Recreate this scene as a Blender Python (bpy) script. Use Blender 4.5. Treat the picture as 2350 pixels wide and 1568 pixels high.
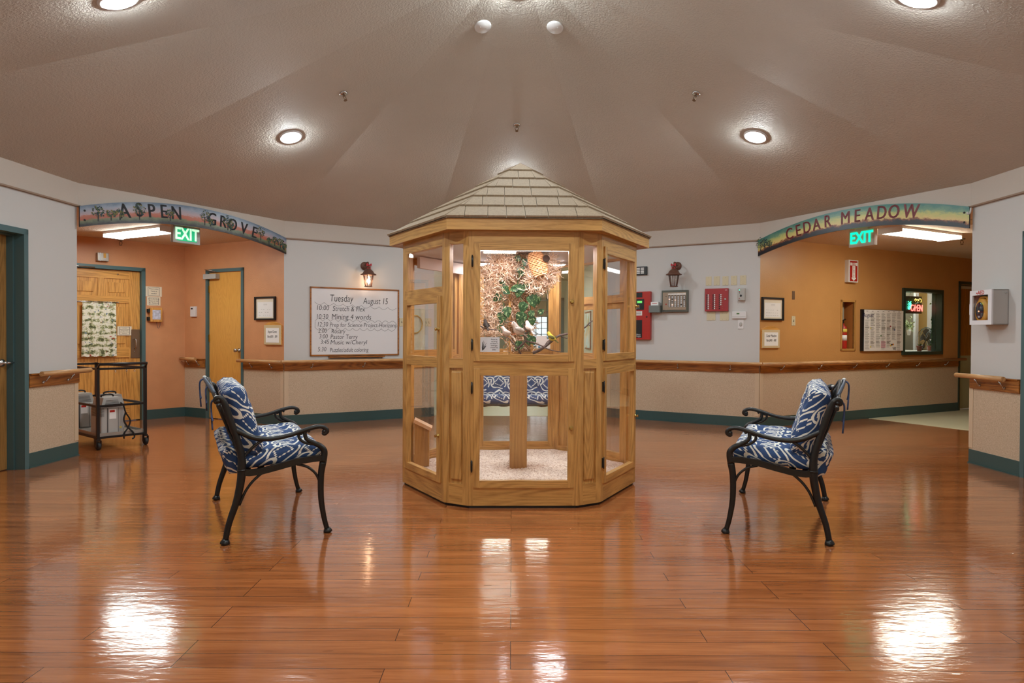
import bpy, bmesh, math, random
from mathutils import Vector, Matrix
R_=math.radians
random.seed(7)
sc=bpy.context.scene
for o in list(bpy.data.objects): bpy.data.objects.remove(o)
COL=sc.collection
# ------------------------------------------------------------------ camera, exposure
FPX=1548.98; CAMZ=1.232; PITCH=0.65466; ROLL=0.26170
def cam_axes():
    p,r=R_(PITCH),R_(ROLL)
    f=Vector((0,math.cos(p),-math.sin(p))); rt=Vector((1,0,0)); up=Vector((0,math.sin(p),math.cos(p)))
    return math.cos(r)*rt+math.sin(r)*up, -math.sin(r)*rt+math.cos(r)*up, f
CR,CU,CF=cam_axes()
cd=bpy.data.cameras.new('camera'); cam=bpy.data.objects.new('camera',cd); COL.objects.link(cam)
cam.matrix_world=Matrix(((CR.x,CU.x,-CF.x,0),(CR.y,CU.y,-CF.y,0),(CR.z,CU.z,-CF.z,CAMZ),(0,0,0,1)))
cd.sensor_width=36; cd.lens=FPX/2350*36; cd.clip_start=.05; cd.clip_end=80
sc.camera=cam
w=bpy.data.worlds.new('world'); sc.world=w; w.use_nodes=True
w.node_tree.nodes['Background'].inputs[0].default_value=(.5,.5,.55,1); w.node_tree.nodes['Background'].inputs[1].default_value=.1
vs=sc.view_settings; vs.view_transform='Standard'; vs.look='None'; vs.gamma=1; vs.use_curve_mapping=False
vs.exposure=0.30
sc.cycles.use_denoising=True; sc.cycles.sample_clamp_indirect=6; sc.cycles.caustics_reflective=False; sc.cycles.caustics_refractive=False
sc.cycles.max_bounces=10; sc.cycles.diffuse_bounces=6; sc.cycles.transparent_max_bounces=16
LAMP=345.0      # recessed downlights
FLUO=21.0       # ceiling fluorescents
AVI=30.0        # tubes inside the aviary
# ------------------------------------------------------------------ materials
def S(r,g,b):
    f=lambda v:(v/255/12.92) if v/255<=.04045 else ((v/255+.055)/1.055)**2.4
    return (f(r),f(g),f(b),1)
class NT:
    def __init__(s,name):
        s.m=bpy.data.materials.new(name); s.m.use_nodes=True; s.t=s.m.node_tree; s.b=s.t.nodes['Principled BSDF']; s.out=s.t.nodes['Material Output']
    def n(s,typ,**kw):
        x=s.t.nodes.new(typ)
        for k,v in kw.items():
            if k.startswith('i_'): 
                key=k[2:]; key=int(key) if key.isdigit() else key.replace('_',' ')
                s.set(x.inputs[key],v)
            else: setattr(x,k,v)
        return x
    def set(s,sock,v):
        if isinstance(v,bpy.types.NodeSocket): s.t.links.new(v,sock)
        else: sock.default_value=v
    def math(s,op,a,b=0,c=0):
        x=s.n('ShaderNodeMath',operation=op); s.set(x.inputs[0],a); s.set(x.inputs[1],b)
        if op in('MULTIPLY_ADD','SMOOTH_MIN','COMPARE'): s.set(x.inputs[2],c)
        return x.outputs[0]
    def ramp(s,fac,stops,interp='LINEAR'):
        x=s.n('ShaderNodeValToRGB'); s.set(x.inputs[0],fac); cr=x.color_ramp; cr.interpolation=interp
        while len(cr.elements)<len(stops): cr.elements.new(.5)
        for e,(p,c) in zip(cr.elements,stops): e.position=p; e.color=c
        return x.outputs[0]
    def mix(s,f,a,b):
        x=s.n('ShaderNodeMix',data_type='RGBA'); s.set(x.inputs[0],f); s.set(x.inputs[6],a); s.set(x.inputs[7],b); return x.outputs[2]
    def co(s,kind='Object'): return s.n('ShaderNodeTexCoord').outputs[kind]
    def map(s,v,scale=(1,1,1),loc=(0,0,0),rot=(0,0,0)):
        return s.n('ShaderNodeMapping',i_0=v,i_Scale=scale,i_Location=loc,i_Rotation=rot).outputs[0]
    def noise(s,v,scale,detail=3,rough=.5,dist=0):
        return s.n('ShaderNodeTexNoise',i_Vector=v,i_Scale=scale,i_Detail=detail,i_Roughness=rough,i_Distortion=dist).outputs[0]
    def bump(s,h,strength,dist=.01):
        s.set(s.b.inputs['Normal'],s.n('ShaderNodeBump',i_Height=h,i_Strength=strength,i_Distance=dist).outputs[0])
MC={}
def mat(name,col,rough=.5,metal=0,bs=0,bscale=60,bdist=.004,var=0,vscale=5,emit=0,ecol=None,coat=0,spec=None):
    if name in MC: return MC[name]
    t=NT(name); t.set(t.b.inputs['Base Color'],col); t.b.inputs['Roughness'].default_value=rough; t.b.inputs['Metallic'].default_value=metal
    if spec is not None: t.b.inputs['Specular IOR Level'].default_value=spec
    if coat: t.b.inputs['Coat Weight'].default_value=coat
    if var or bs: c=t.co()
    if var:
        n=t.noise(c,vscale,4); d=tuple(v*(1-var) for v in col[:3])+(1,); l=tuple(min(1,v*(1+var)) for v in col[:3])+(1,)
        t.set(t.b.inputs['Base Color'],t.ramp(n,[(.3,d),(.7,l)]))
    if bs: t.bump(t.noise(c,bscale,3),bs,bdist)
    if emit: t.b.inputs['Emission Color'].default_value=ecol or col; t.b.inputs['Emission Strength'].default_value=emit
    MC[name]=t.m; return t.m
def wood(name,light,dark,axis='z',scale=1.0,rough=.38,contrast=1.0):
    if name in MC: return MC[name]
    t=NT(name); c=t.co('Object'); oi=t.n('ShaderNodeObjectInfo').outputs['Random']
    off=t.n('ShaderNodeCombineXYZ',i_0=t.math('MULTIPLY',oi,7.3),i_1=t.math('MULTIPLY',oi,3.1),i_2=t.math('MULTIPLY',oi,9.7)).outputs[0]
    v=t.n('ShaderNodeVectorMath',operation='ADD',i_0=c,i_1=off).outputs[0]
    st={'x':(.10,1,1),'y':(1,.10,1),'z':(1,1,.10)}[axis]
    m=t.map(v,tuple(a*scale for a in st))
    big=t.noise(m,2.6,2,.5,.4)
    rings=t.math('FRACT',t.math('MULTIPLY',big,34))
    rings=t.math('ABSOLUTE',t.math('SUBTRACT',rings,.5))
    fine=t.noise(t.map(v,tuple((a if a==1 else .06)*scale for a in st)),90,4,.7)
    f=t.math('ADD',t.math('MULTIPLY',rings,.75),t.math('MULTIPLY',t.math('SUBTRACT',fine,.30),1.3))
    col=t.ramp(f,[(.02,dark),(.3,tuple((a+b)/2 for a,b in zip(light,dark))),(.62,light)])
    if contrast<1: col=t.mix(contrast,tuple(.35*d+.65*l for l,d in zip(light,dark)),col)
    t.set(t.b.inputs['Base Color'],col); t.b.inputs['Roughness'].default_value=rough
    t.bump(fine,.15,.002); MC[name]=t.m; return t.m
OAKL,OAKD=S(202,154,88),S(148,102,48)
oak_v=wood('oak_vertical',OAKL,OAKD,'z'); oak_h=wood('oak_horizontal',OAKL,OAKD,'x'); oak_y=wood('oak_lengthwise',OAKL,OAKD,'y')
rail_w=wood('rail_oak',S(170,108,48),S(92,48,16),'x',1.3,.3); tube_w=wood('rail_tube_oak',S(206,160,108),S(160,112,66),'x',1.5,.35)
door_v=wood('door_oak_vertical',S(222,164,84),S(160,104,40),'z'); door_h=wood('door_oak_horizontal',S(222,164,84),S(160,104,40),'x')
birch=wood('birch_door',S(226,170,86),S(190,132,54),'z',1.6,.3,.5)
dkdoor=wood('dim_door',S(170,128,72),S(118,84,40),'z',1,.35)
plain_oak=wood('plain_oak_slab',S(178,132,78),S(140,98,52),'z',1.2,.4,.7)
white_wall=mat('white_wall_paint',S(200,200,198),.55,bs=.12,bscale=180)
band_m=mat('textured_band_paint',S(196,188,178),.7,bs=.5,bscale=110)
orange_w=mat('terracotta_wall_paint',S(204,146,102),.45,bs=.35,bscale=70,bdist=.006,var=.05)
ochre_w=mat('ochre_wall_paint',S(196,146,88),.35,bs=.3,bscale=70,bdist=.006,var=.05,vscale=2)
pale_w=mat('pale_hall_paint',S(206,206,190),.5)
teal=mat('teal_frame_paint',S(74,104,108),.35); dteal=mat('dark_green_frame_paint',S(48,66,54),.35)
teal_base=mat('teal_vinyl_base',S(52,82,82),.35,spec=.6)
trimbrown=mat('thin_brown_trim',S(150,126,106),.5)
guard_m=mat('beige_corner_guard',S(204,184,156),.4)
black_iron=mat('black_cast_iron',S(20,19,18),.34,metal=.2,bs=.2,bscale=160,spec=.6)
black_pl=mat('black_plastic',S(18,18,20),.4); white_pl=mat('white_plastic',S(220,220,220),.4); ivory=mat('ivory_plate',S(206,196,164),.4)
grey_pl=mat('grey_plastic',S(176,176,172),.45); dgrey=mat('dark_grey_vent',S(80,80,80),.5)
chrome=mat('brushed_steel',S(190,190,190),.25,metal=1); brass=mat('brass',S(196,166,96),.3,metal=1); dbrass=mat('bronze_plate',S(130,106,84),.4,metal=.7)
paper=mat('white_paper',S(236,236,234),.6); cream=mat('cream_card',S(228,218,196),.6); ink=mat('black_ink',S(40,40,44),.6)
red_p=mat('red_enamel',S(176,40,30),.35); red_d=mat('dull_red_enamel',S(160,44,48),.4)
bronze=mat('rust_bronze',S(108,74,60),.5,metal=.3,bs=.4,bscale=120)
ribbon=mat('red_ribbon',S(176,16,30),.5)
rubber=mat('black_rubber',S(26,26,26),.6)
alu=mat('aluminium_tray',S(180,178,172),.4,metal=.7)
def floor_mat():
    t=NT('laminate_planks'); c=t.co('Object')
    def brick(c1,c2,mo,ms): 
        b=t.n('ShaderNodeTexBrick',i_Vector=c,i_Scale=1.0,i_Mortar_Size=ms,i_Mortar_Smooth=.1,i_Bias=0,i_Brick_Width=1.25,i_Row_Height=.112)
        b.offset=.37; b.offset_frequency=3
        b.inputs['Color1'].default_value=c1; b.inputs['Color2'].default_value=c2; b.inputs['Mortar'].default_value=mo; return b
    b=brick((0,0,0,1),(1,1,1,1),(.5,.5,.5,1),.0)
    rnd=b.outputs['Color']; g=brick((1,1,1,1),(1,1,1,1),(0,0,0,1),.0016)
    gap=g.outputs['Color']
    sh=t.n('ShaderNodeVectorMath',operation='ADD',i_0=c,i_1=t.n('ShaderNodeCombineXYZ',i_0=t.math('MULTIPLY',rnd,5.0),i_1=t.math('MULTIPLY',rnd,3.0)).outputs[0]).outputs[0]
    m=t.map(sh,(.35,4,1))
    n1=t.noise(m,3.2,5,.6,.8); n2=t.noise(t.map(sh,(.6,14,1)),6,4,.65)
    knot=t.noise(t.map(sh,(1.0,5,1)),2.0,2)
    f=t.math('ADD',t.math('MULTIPLY',n1,.6),t.math('MULTIPLY',n2,.4))
    col=t.ramp(f,[(.28,S(118,64,32)),(.45,S(158,92,49)),(.6,S(180,110,62)),(.75,S(194,127,76))])
    col=t.mix(t.math('MULTIPLY',t.math('GREATER_THAN',knot,.68),.35),col,S(104,46,20))
    hsv=t.n('ShaderNodeHueSaturation',i_Color=col,i_Value=t.math('MULTIPLY_ADD',rnd,.22,.88)).outputs[0]
    col=t.mix(gap,S(70,34,16),hsv)
    t.set(t.b.inputs['Base Color'],col); t.b.inputs['Roughness'].default_value=.13
    t.b.inputs['Specular IOR Level'].default_value=.62; t.b.inputs['Coat Weight'].default_value=.6; t.b.inputs['Coat Roughness'].default_value=.08
    wav=t.noise(t.map(c,(1.6,4.5,1)),5,3,.55); scr=t.noise(c,40,2)
    h=t.math('ADD',t.math('MULTIPLY',gap,.18),t.math('ADD',t.math('MULTIPLY',wav,.5),t.math('MULTIPLY',scr,.02)))
    bp=t.n('ShaderNodeBump',i_Height=h,i_Strength=.5,i_Distance=.005).outputs[0]
    t.set(t.b.inputs['Normal'],bp); t.set(t.b.inputs['Coat Normal'],bp)
    return t.m
floor_m=floor_mat()
vinyl=mat('pale_vinyl_tile',S(206,206,176),.35,spec=.5,var=.03)
def ceil_mat():
    t=NT('taupe_textured_ceiling'); c=t.co('Object'); n=t.noise(c,52,3,.6,.3); n2=t.noise(c,.9,2)
    t.set(t.b.inputs['Base Color'],t.ramp(n2,[(.3,S(188,182,172)),(.7,S(198,192,182))]))
    t.b.inputs['Roughness'].default_value=.72; t.b.inputs['Specular IOR Level'].default_value=.35; t.bump(t.ramp(n,[(.42,(0,0,0,1)),(.6,(1,1,1,1))]),.6,.004); return t.m
ceil_m=ceil_mat()
popcorn=mat('popcorn_ceiling',S(212,192,172),.8,bs=1,bscale=60,bdist=.01)
def wains():
    t=NT('speckled_wainscot'); c=t.co(); n=t.noise(c,120,3,.7,1.0)
    t.set(t.b.inputs['Base Color'],t.ramp(n,[(.33,S(172,152,126)),(.5,S(196,176,150)),(.66,S(210,194,170))]))
    t.b.inputs['Roughness'].default_value=.5; return t.m
wains_m=wains()
def glass_mat(name,tint=(1,1,1,1),refl=.10,extra=.02,rough=.0):
    t=NT(name); t.t.nodes.remove(t.b)
    tr=t.n('ShaderNodeBsdfTransparent',i_0=tint); gl=t.n('ShaderNodeBsdfGlossy',i_0=(1,1,1,1),i_Roughness=rough)
    fc=t.n('ShaderNodeLayerWeight',i_0=.5).outputs['Facing']
    f=t.math('MULTIPLY_ADD',t.math('POWER',fc,5),.9,.03+extra)
    t.t.links.new(t.n('ShaderNodeMixShader',i_0=f,i_1=tr.outputs[0],i_2=gl.outputs[0]).outputs[0],t.out.inputs[0]); return t.m
glass=glass_mat('clear_glass'); amber_glass=glass_mat('seeded_glass',(.93,.93,.93,1),extra=.06,rough=.1)
def cushion_mat():
    t=NT('navy_lattice_fabric'); c=t.co(); 
    nz=t.n('ShaderNodeTexNoise',i_Vector=c,i_Scale=9,i_Detail=1.0).outputs['Color']
    zz=t.n('ShaderNodeSeparateXYZ',i_0=c).outputs[2]; c1=t.n('ShaderNodeVectorMath',operation='MULTIPLY_ADD',i_0=t.n('ShaderNodeCombineXYZ',i_0=zz,i_1=zz).outputs[0],i_1=(1,1,0),i_2=c).outputs[0]; c2=t.n('ShaderNodeVectorMath',operation='MULTIPLY_ADD',i_0=nz,i_1=(.03,.03,0),i_2=c1).outputs[0]
    def cell(sc_,off):
        m=t.map(c2,(sc_,sc_,0),(off,off*1.7,0)); fr=t.n('ShaderNodeVectorMath',operation='FRACTION',i_0=m).outputs[0]
        ce=t.n('ShaderNodeVectorMath',operation='SUBTRACT',i_0=fr,i_1=(.5,.5,0)).outputs[0]
        s=t.n('ShaderNodeSeparateXYZ',i_0=ce); return t.n('ShaderNodeVectorMath',operation='LENGTH',i_0=ce).outputs['Value'],s.outputs[0],s.outputs[1]
    def band(v,a,wd): return t.math('LESS_THAN',t.math('ABSOLUTE',t.math('SUBTRACT',v,a)),wd)
    d,x,y=cell(5.4,.2); d2,x2,y2=cell(5.4,.7)
    stepx=t.math('DIVIDE',t.math('FLOOR',t.math('MULTIPLY',x,14)),14); stepy=t.math('DIVIDE',t.math('FLOOR',t.math('MULTIPLY',y,14)),14)
    man=t.math('ADD',t.math('ABSOLUTE',stepx),t.math('ABSOLUTE',stepy))
    r1=band(d,.44,.036); r1=t.math('MULTIPLY',r1,t.math('GREATER_THAN',t.math('ABSOLUTE',t.math('ADD',x,y)),.12))
    r2=t.math('MULTIPLY',band(man,.32,.036),t.math('GREATER_THAN',x,-.2))
    r3=t.math('MULTIPLY',band(d2,.27,.036),t.math('GREATER_THAN',t.math('ADD',y2,x2),-.16))
    r4=t.math('MULTIPLY',band(t.math('MAXIMUM',t.math('ABSOLUTE',x2),t.math('ABSOLUTE',y2)),.11,.03),t.math('GREATER_THAN',y2,-.07))
    f=t.math('MINIMUM',1,t.math('ADD',t.math('ADD',r1,r2),t.math('ADD',r3,r4)))
    t.set(t.b.inputs['Base Color'],t.mix(f,S(36,66,112),S(228,226,216))); t.b.inputs['Roughness'].default_value=.8
    t.bump(t.noise(c,9,3),.6,.02); return t.m
cush=cushion_mat()
def toile():
    t=NT('toile_curtain_fabric'); c=t.co(); m=t.map(c,(1,1,1.4)); n=t.noise(m,22,5,.7); n2=t.noise(m,16,3,.6,1); w_=t.noise(t.map(c,(1,1,1),(3,1,2)),30,3)
    sep=t.n('ShaderNodeSeparateXYZ',i_0=c); st=t.math('SINE',t.math('MULTIPLY',sep.outputs[2],75)); st2=t.math('SINE',t.math('MULTIPLY',sep.outputs[0],48))
    k=t.math('ADD',n,t.math('MULTIPLY',t.math('ADD',st,t.math('MULTIPLY',st2,.6)),.05))
    col=t.ramp(k,[(.38,S(84,88,60)),(.44,S(136,146,100)),(.49,S(196,196,152)),(.53,S(232,230,214))])
    col=t.mix(t.math('GREATER_THAN',n2,.66),col,S(168,70,50)); col=t.mix(t.math('GREATER_THAN',w_,.67),col,S(110,130,150))
    t.set(t.b.inputs['Base Color'],col); t.b.inputs['Roughness'].default_value=.85; return t.m
toile_m=toile()
def gravel_m():
    t=NT('corn_cob_litter'); c=t.co(); v=t.n('ShaderNodeTexVoronoi',i_Vector=c,i_Scale=110); n=t.noise(c,60,2)
    t.set(t.b.inputs['Base Color'],t.ramp(t.n('ShaderNodeSeparateColor',i_0=v.outputs['Color']).outputs[0],[(.0,S(160,130,112)),(.15,S(206,180,160)),(.5,S(230,212,194)),(1,S(244,232,220))]))
    t.b.inputs['Roughness'].default_value=.9; t.bump(t.math('ADD',v.outputs['Distance'],n),.8,.006); return t.m
litter=gravel_m()
def shingle_m():
    t=NT('weathered_cedar_shingle'); c=t.co(); n=t.noise(t.map(c,(9,9,1.2)),9,4,.6); b=t.noise(c,4,2)
    t.set(t.b.inputs['Base Color'],t.mix(t.math('MULTIPLY',b,.8),t.ramp(n,[(.3,S(128,106,82)),(.6,S(164,142,112))]),S(152,136,116)))
    t.b.inputs['Roughness'].default_value=.75; t.bump(n,.3,.003); return t.m
shingle=shingle_m()
def emis(name,col,st,base=(.8,.8,.8,1)):
    return mat(name,base,.4,emit=st,ecol=col)
lens=emis('downlight_lens',(.88,.97,1,1),LAMP); fluo_cool=emis('cool_fluorescent_lens',(.92,1,.98,1),FLUO); fluo_warm=emis('warm_fluorescent_lens',(1,.98,.84,1),FLUO)
avi_l=emis('aviary_tube_glow',(1,.97,1,1),AVI); bulb_m=emis('warm_bulb_glow',(1,.62,.36,1),60)
green_g=emis('green_glow',(.05,1,.55,1),1.6,S(20,160,100)); red_g=emis('red_neon',(1,.12,.1,1),3.0); yel_g=emis('amber_neon',(1,.6,.1,1),2.0); grn_n=emis('green_neon',(.05,1,.5,1),2.5)
# ------------------------------------------------------------------ mesh builder
class MB:
    def __init__(s): s.bm=bmesh.new(); s.mats=[]; s.uv=None
    def mi(s,m):
        if m not in s.mats: s.mats.append(m)
        return s.mats.index(m)
    def box(s,x0,x1,y0,y1,z0,z1,m,T=None,bev=0):
        r=bmesh.ops.create_cube(s.bm,size=1); vs_=r['verts']
        for v in vs_:
            v.co=Vector(((x0+x1)/2+v.co.x*(x1-x0),(y0+y1)/2+v.co.y*(y1-y0),(z0+z1)/2+v.co.z*(z1-z0)))
        fs=set(f for v in vs_ for f in v.link_faces); i=s.mi(m)
        if bev:
            es=list(set(e for v in vs_ for e in v.link_edges))
            rr=bmesh.ops.bevel(s.bm,geom=es,offset=bev,segments=2,affect='EDGES',profile=.5)
            fs=set(rr['faces'])|set(f for f in fs if f.is_valid); vs_=list(set(v for f in fs for v in f.verts))
        for f in fs: f.material_index=i
        if T:
            for v in vs_: v.co=T@v.co
        return s
    def poly(s,pts,m,smooth=False):
        vs_=[s.bm.verts.new(p) for p in pts]; f=s.bm.faces.new(vs_); f.material_index=s.mi(m); f.smooth=smooth; return f
    def prism(s,poly,y0,y1,m,T=None):   # poly in (x,z), extruded along y
        A=[Vector((x,y0,z)) for x,z in poly]; B=[Vector((x,y1,z)) for x,z in poly]
        if T: A=[T@a for a in A]; B=[T@b for b in B]
        a=[s.bm.verts.new(p) for p in A]; b=[s.bm.verts.new(p) for p in B]; i=s.mi(m); n=len(a)
        fs=[s.bm.faces.new(a),s.bm.faces.new(b[::-1])]+[s.bm.faces.new((a[k],b[k],b[(k+1)%n],a[(k+1)%n])) for k in range(n)]
        for f in fs: f.material_index=i
        return s
    def zprism(s,poly,z0,z1,m):
        a=[s.bm.verts.new((x,y,z0)) for x,y in poly]; b=[s.bm.verts.new((x,y,z1)) for x,y in poly]; i=s.mi(m); n=len(a)
        fs=[s.bm.faces.new(a[::-1]),s.bm.faces.new(b)]+[s.bm.faces.new((a[k],a[(k+1)%n],b[(k+1)%n],b[k])) for k in range(n)]
        for f in fs: f.material_index=i
        return s
    def tube(s,pts,r,m,seg=8,smooth_path=0,flat=1.0,T=None,cap=True):
        P=[Vector(p) for p in pts]; rs=list(r) if hasattr(r,'__len__') else [r]*len(P)
        if T: P=[T@p for p in P]
        if smooth_path:
            Q=[];RR=[]
            for i in range(len(P)-1):
                p0=P[max(i-1,0)];p1=P[i];p2=P[i+1];p3=P[min(i+2,len(P)-1)]
                for k in range(smooth_path):
                    t=k/smooth_path
                    Q.append(.5*((2*p1)+(p2-p0)*t+(2*p0-5*p1+4*p2-p3)*t*t+(3*p1-p0-3*p2+p3)*t**3)); RR.append(rs[i]*(1-t)+rs[i+1]*t)
            Q.append(P[-1]);RR.append(rs[-1]); P,rs=Q,RR
        i=s.mi(m); rings=[]; up=Vector((0,0,1)); 
        d0=(P[1]-P[0]).normalized(); n=d0.cross(up); 
        if n.length<.01: n=d0.cross(Vector((0,1,0)))
        n.normalize()
        for k,p in enumerate(P):
            d=(P[min(k+1,len(P)-1)]-P[max(k-1,0)])
            if d.length<1e-9: d=d0
            d=d.normalized(); n=(n-d*n.dot(d))
            if n.length<1e-6: n=d.orthogonal()
            n.normalize(); b=d.cross(n)
            rings.append([s.bm.verts.new(p+(n*math.cos(a)*flat+b*math.sin(a))*rs[k]) for a in [2*math.pi*j/seg for j in range(seg)]])
        for a,b in zip(rings,rings[1:]):
            for j in range(seg):
                f=s.bm.faces.new((a[j],a[(j+1)%seg],b[(j+1)%seg],b[j])); f.material_index=i; f.smooth=seg>4
        if cap:
            for q in (rings[0][::-1],rings[-1]):
                f=s.bm.faces.new(q); f.material_index=i
        return s
    def lathe(s,prof,m,seg=20,T=None,ang=0,smooth=True):  # prof [(r,z)]
        rings=[]; i=s.mi(m)
        for r,z in prof:
            ring=[]
            for j in range(seg):
                a=ang+2*math.pi*j/seg; v=Vector((max(r,1e-4)*math.cos(a),max(r,1e-4)*math.sin(a),z)); ring.append(s.bm.verts.new(T@v if T else v))
            rings.append(ring)
        for a,b in zip(rings,rings[1:]):
            for j in range(seg):
                f=s.bm.faces.new((a[j],a[(j+1)%seg],b[(j+1)%seg],b[j])); f.material_index=i; f.smooth=smooth
        f=s.bm.faces.new(rings[0][::-1]); f.material_index=i; f=s.bm.faces.new(rings[-1]); f.material_index=i
        return s
    def ball(s,c,r,m,sc_=(1,1,1),seg=12,T=None):
        M=Matrix.Translation(c)@Matrix.Diagonal((sc_[0],sc_[1],sc_[2],1)); M=T@M if T else M
        n=8; return s.lathe([(r*math.sin(math.pi*k/n),-r*math.cos(math.pi*k/n)) for k in range(n+1)],m,seg,M)
    def text(s,txt,size,m,x=0,y=0,z=0,align='CENTER',ext=.0006,shear=0,sx=1,T=None,weight=0):
        cu=bpy.data.curves.new('t','FONT'); cu.body=txt; cu.size=size; cu.align_x=align; cu.align_y='CENTER'; cu.extrude=ext; cu.shear=shear; cu.resolution_u=3; cu.offset=weight
        ob=bpy.data.objects.new('t',cu); COL.objects.link(ob)
        dg=bpy.context.evaluated_depsgraph_get(); me=bpy.data.meshes.new_from_object(ob.evaluated_get(dg))
        M=Matrix.Translation((x,y,z))@(T or Matrix())@Matrix(((sx,0,0,0),(0,0,-1,0),(0,1,0,0),(0,0,0,1)))
        i=s.mi(m); vv=[s.bm.verts.new(M@v.co) for v in me.vertices]
        for p in me.polygons:
            try: f=s.bm.faces.new([vv[k] for k in p.vertices]); f.material_index=i
            except ValueError: pass
        bpy.data.objects.remove(ob); bpy.data.curves.remove(cu); bpy.data.meshes.remove(me); return s
    def build(s,name,parent=None,loc=(0,0,0),rotz=0,recalc=True,rot=None):
        if recalc: bmesh.ops.recalc_face_normals(s.bm,faces=s.bm.faces[:])
        me=bpy.data.meshes.new(name); s.bm.to_mesh(me); s.bm.free()
        for m in s.mats: me.materials.append(m)
        o=bpy.data.objects.new(name,me); COL.objects.link(o); o.location=loc; o.rotation_euler=rot or (0,0,rotz)
        if parent: o.parent=parent
        return o
def tag(o,label,cat,group=None,kind=None):
    o['label']=label; o['category']=cat
    if group: o['group']=group
    if kind: o['kind']=kind
    return o
def thing(name,label,cat,loc=(0,0,0),rotz=0,group=None,rot=None):
    o=bpy.data.objects.new(name,None); COL.objects.link(o); o.location=loc; o.rotation_euler=rot or (0,0,rotz); o.empty_display_size=.1
    return tag(o,label,cat,group)
def struct(o,label=None):
    o['kind']='structure'
    if label: o['label']=label
    return o
def sroot(name,W,t):
    o=bpy.data.objects.new(name,None); COL.objects.link(o); o.location=W.pt(t); o.rotation_euler=(0,0,W.ang); o['kind']='structure'; return o
def kids(o): return [c for c in bpy.data.objects if c.parent==o]
def copy_tree(o,parent=None):
    c=o.copy(); COL.objects.link(c)
    if parent: c.parent=parent
    for ch in kids(o): copy_tree(ch,c)
    return c
# ------------------------------------------------------------------ room plan (metres); walls given left to right as seen from inside
def ray(px,py): return CF+CR*((px-1175)/FPX)+CU*((784-py)/FPX)
CO=Vector((0,0,CAMZ))
class Wall:
    def __init__(s,a,b):
        s.a=Vector(a);s.b=Vector(b);d=s.b-s.a;s.L=d.length;s.u=d/s.L;s.n=Vector((-s.u.y,s.u.x));s.ang=math.atan2(s.u.y,s.u.x)
    def pt(s,t,y=0,z=0): p=s.a+s.u*t+s.n*y; return Vector((p.x,p.y,z))
    def hit(s,px,py,y=0):
        d=ray(px,py); a=s.a+s.n*y; t=a.dot(s.n)/(d.x*s.n.x+d.y*s.n.y); P=CO+d*t; return ((Vector((P.x,P.y))-s.a).dot(s.u),P.z)
    def root(s,name,label,cat,t,z,group=None,y=0): return thing(name,label,cat,s.pt(t,y,z),s.ang,group)
VC=(-4.33,6.72);VA=(-3.02,8.94);VHL=(-1.16,10.03);VHR=(1.42,10.03);VA2=(3.28,8.94);VC2=(4.455,6.55)
VLF=(-4.40,4.48);VRF=(4.46,4.48);VL3=(-3.10,2.28);VR3=(3.18,2.28);VNL=(-1.25,1.2);VNR=(1.33,1.2)
AP=(0.05,5.6,4.35); ZB=2.49; ZC=2.70
WL=Wall(VLF,VC);WO1=Wall(VC,VA);W2=Wall(VA,VHL);WO3=Wall(VHL,VHR);W4=Wall(VHR,VA2);WO5=Wall(VA2,VC2);W6=Wall(VC2,VRF)
AL=(-4.80,9.91); AX=(-6.48,7.89)
WB=Wall(AX,AL); WD=Wall(AL,VA); WH=Wall(VA2,(8.62,11.80))
def wall_mesh(W,name,m,openings=(),z1=ZC,th=.12,t0=0,t1=None,label=None):
    t1=W.L if t1 is None else t1; mb=MB(); xs=sorted({t0,t1}|{o[0] for o in openings}|{o[1] for o in openings}); 
    for a,b in zip(xs,xs[1:]):
        if b-a<1e-6: continue
        cuts=sorted((o[2],o[3]) for o in openings if o[0]<=a+1e-6 and o[1]>=b-1e-6); z=0
        for c0,c1 in cuts:
            if c0>z: mb.box(a,b,0,th,z,c0,m)
            z=c1
        if z<z1: mb.box(a,b,0,th,z,z1,m)
    return struct(mb.build(name,None,W.pt(0),W.ang),label)
# floor and ceiling
struct(MB().zprism([(-8,-7),(11,-7),(11,25),(-8,25)],-.05,0,floor_m).build('floor'))
verts=[VC,VA,VHL,VHR,VA2,VC2,VRF,VR3,VNR,VNL,VL3,VLF]
mb=MB()
for a,b in zip(verts,verts[1:]+verts[:1]):
    mb.poly([(a[0],a[1],ZC),(b[0],b[1],ZC),AP],ceil_m)
struct(mb.build('ceiling',recalc=False))
mb=MB()
for W in [Wall(a,b) for a,b in zip(verts,verts[1:]+verts[:1])]:
    T=Matrix.Translation(W.pt(0))@Matrix.Rotation(W.ang,4,'Z')
    mb.box(-.005,W.L+.005,-.022,.10,ZB,ZC+.02,band_m,T); 
struct(mb.build('trim_1'),'textured band between the walls and the vaulted ceiling')
mb=MB()
for W in [WL,W2,W4,W6]:
    T=Matrix.Translation(W.pt(0))@Matrix.Rotation(W.ang,4,'Z'); mb.box(0,W.L,-.028,0,ZB-.014,ZB,trimbrown,T)
struct(mb.build('trim_2'))
# room walls
sL=WL.hit(62.5,1075)[0]; LD0=sL-1.02
wall_mesh(WL,'wall_left',white_wall,[(LD0,sL-.02,0,2.115)])
wall_mesh(W2,'wall_back_left',white_wall); wall_mesh(W4,'wall_back_right',white_wall)
sR=W6.hit(2345,1000)[0]
wall_mesh(W6,'wall_right',white_wall,[(sR+.02,sR+1.0,0,2.115)])
for nm,a,b in (('wall_front_right',VRF,VR3),('wall_front_right_inner',VR3,VNR),('wall_front_left_inner',VNL,VL3),('wall_front_left',VL3,VLF)):
    wall_mesh(Wall(a,b),nm,white_wall)
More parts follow.
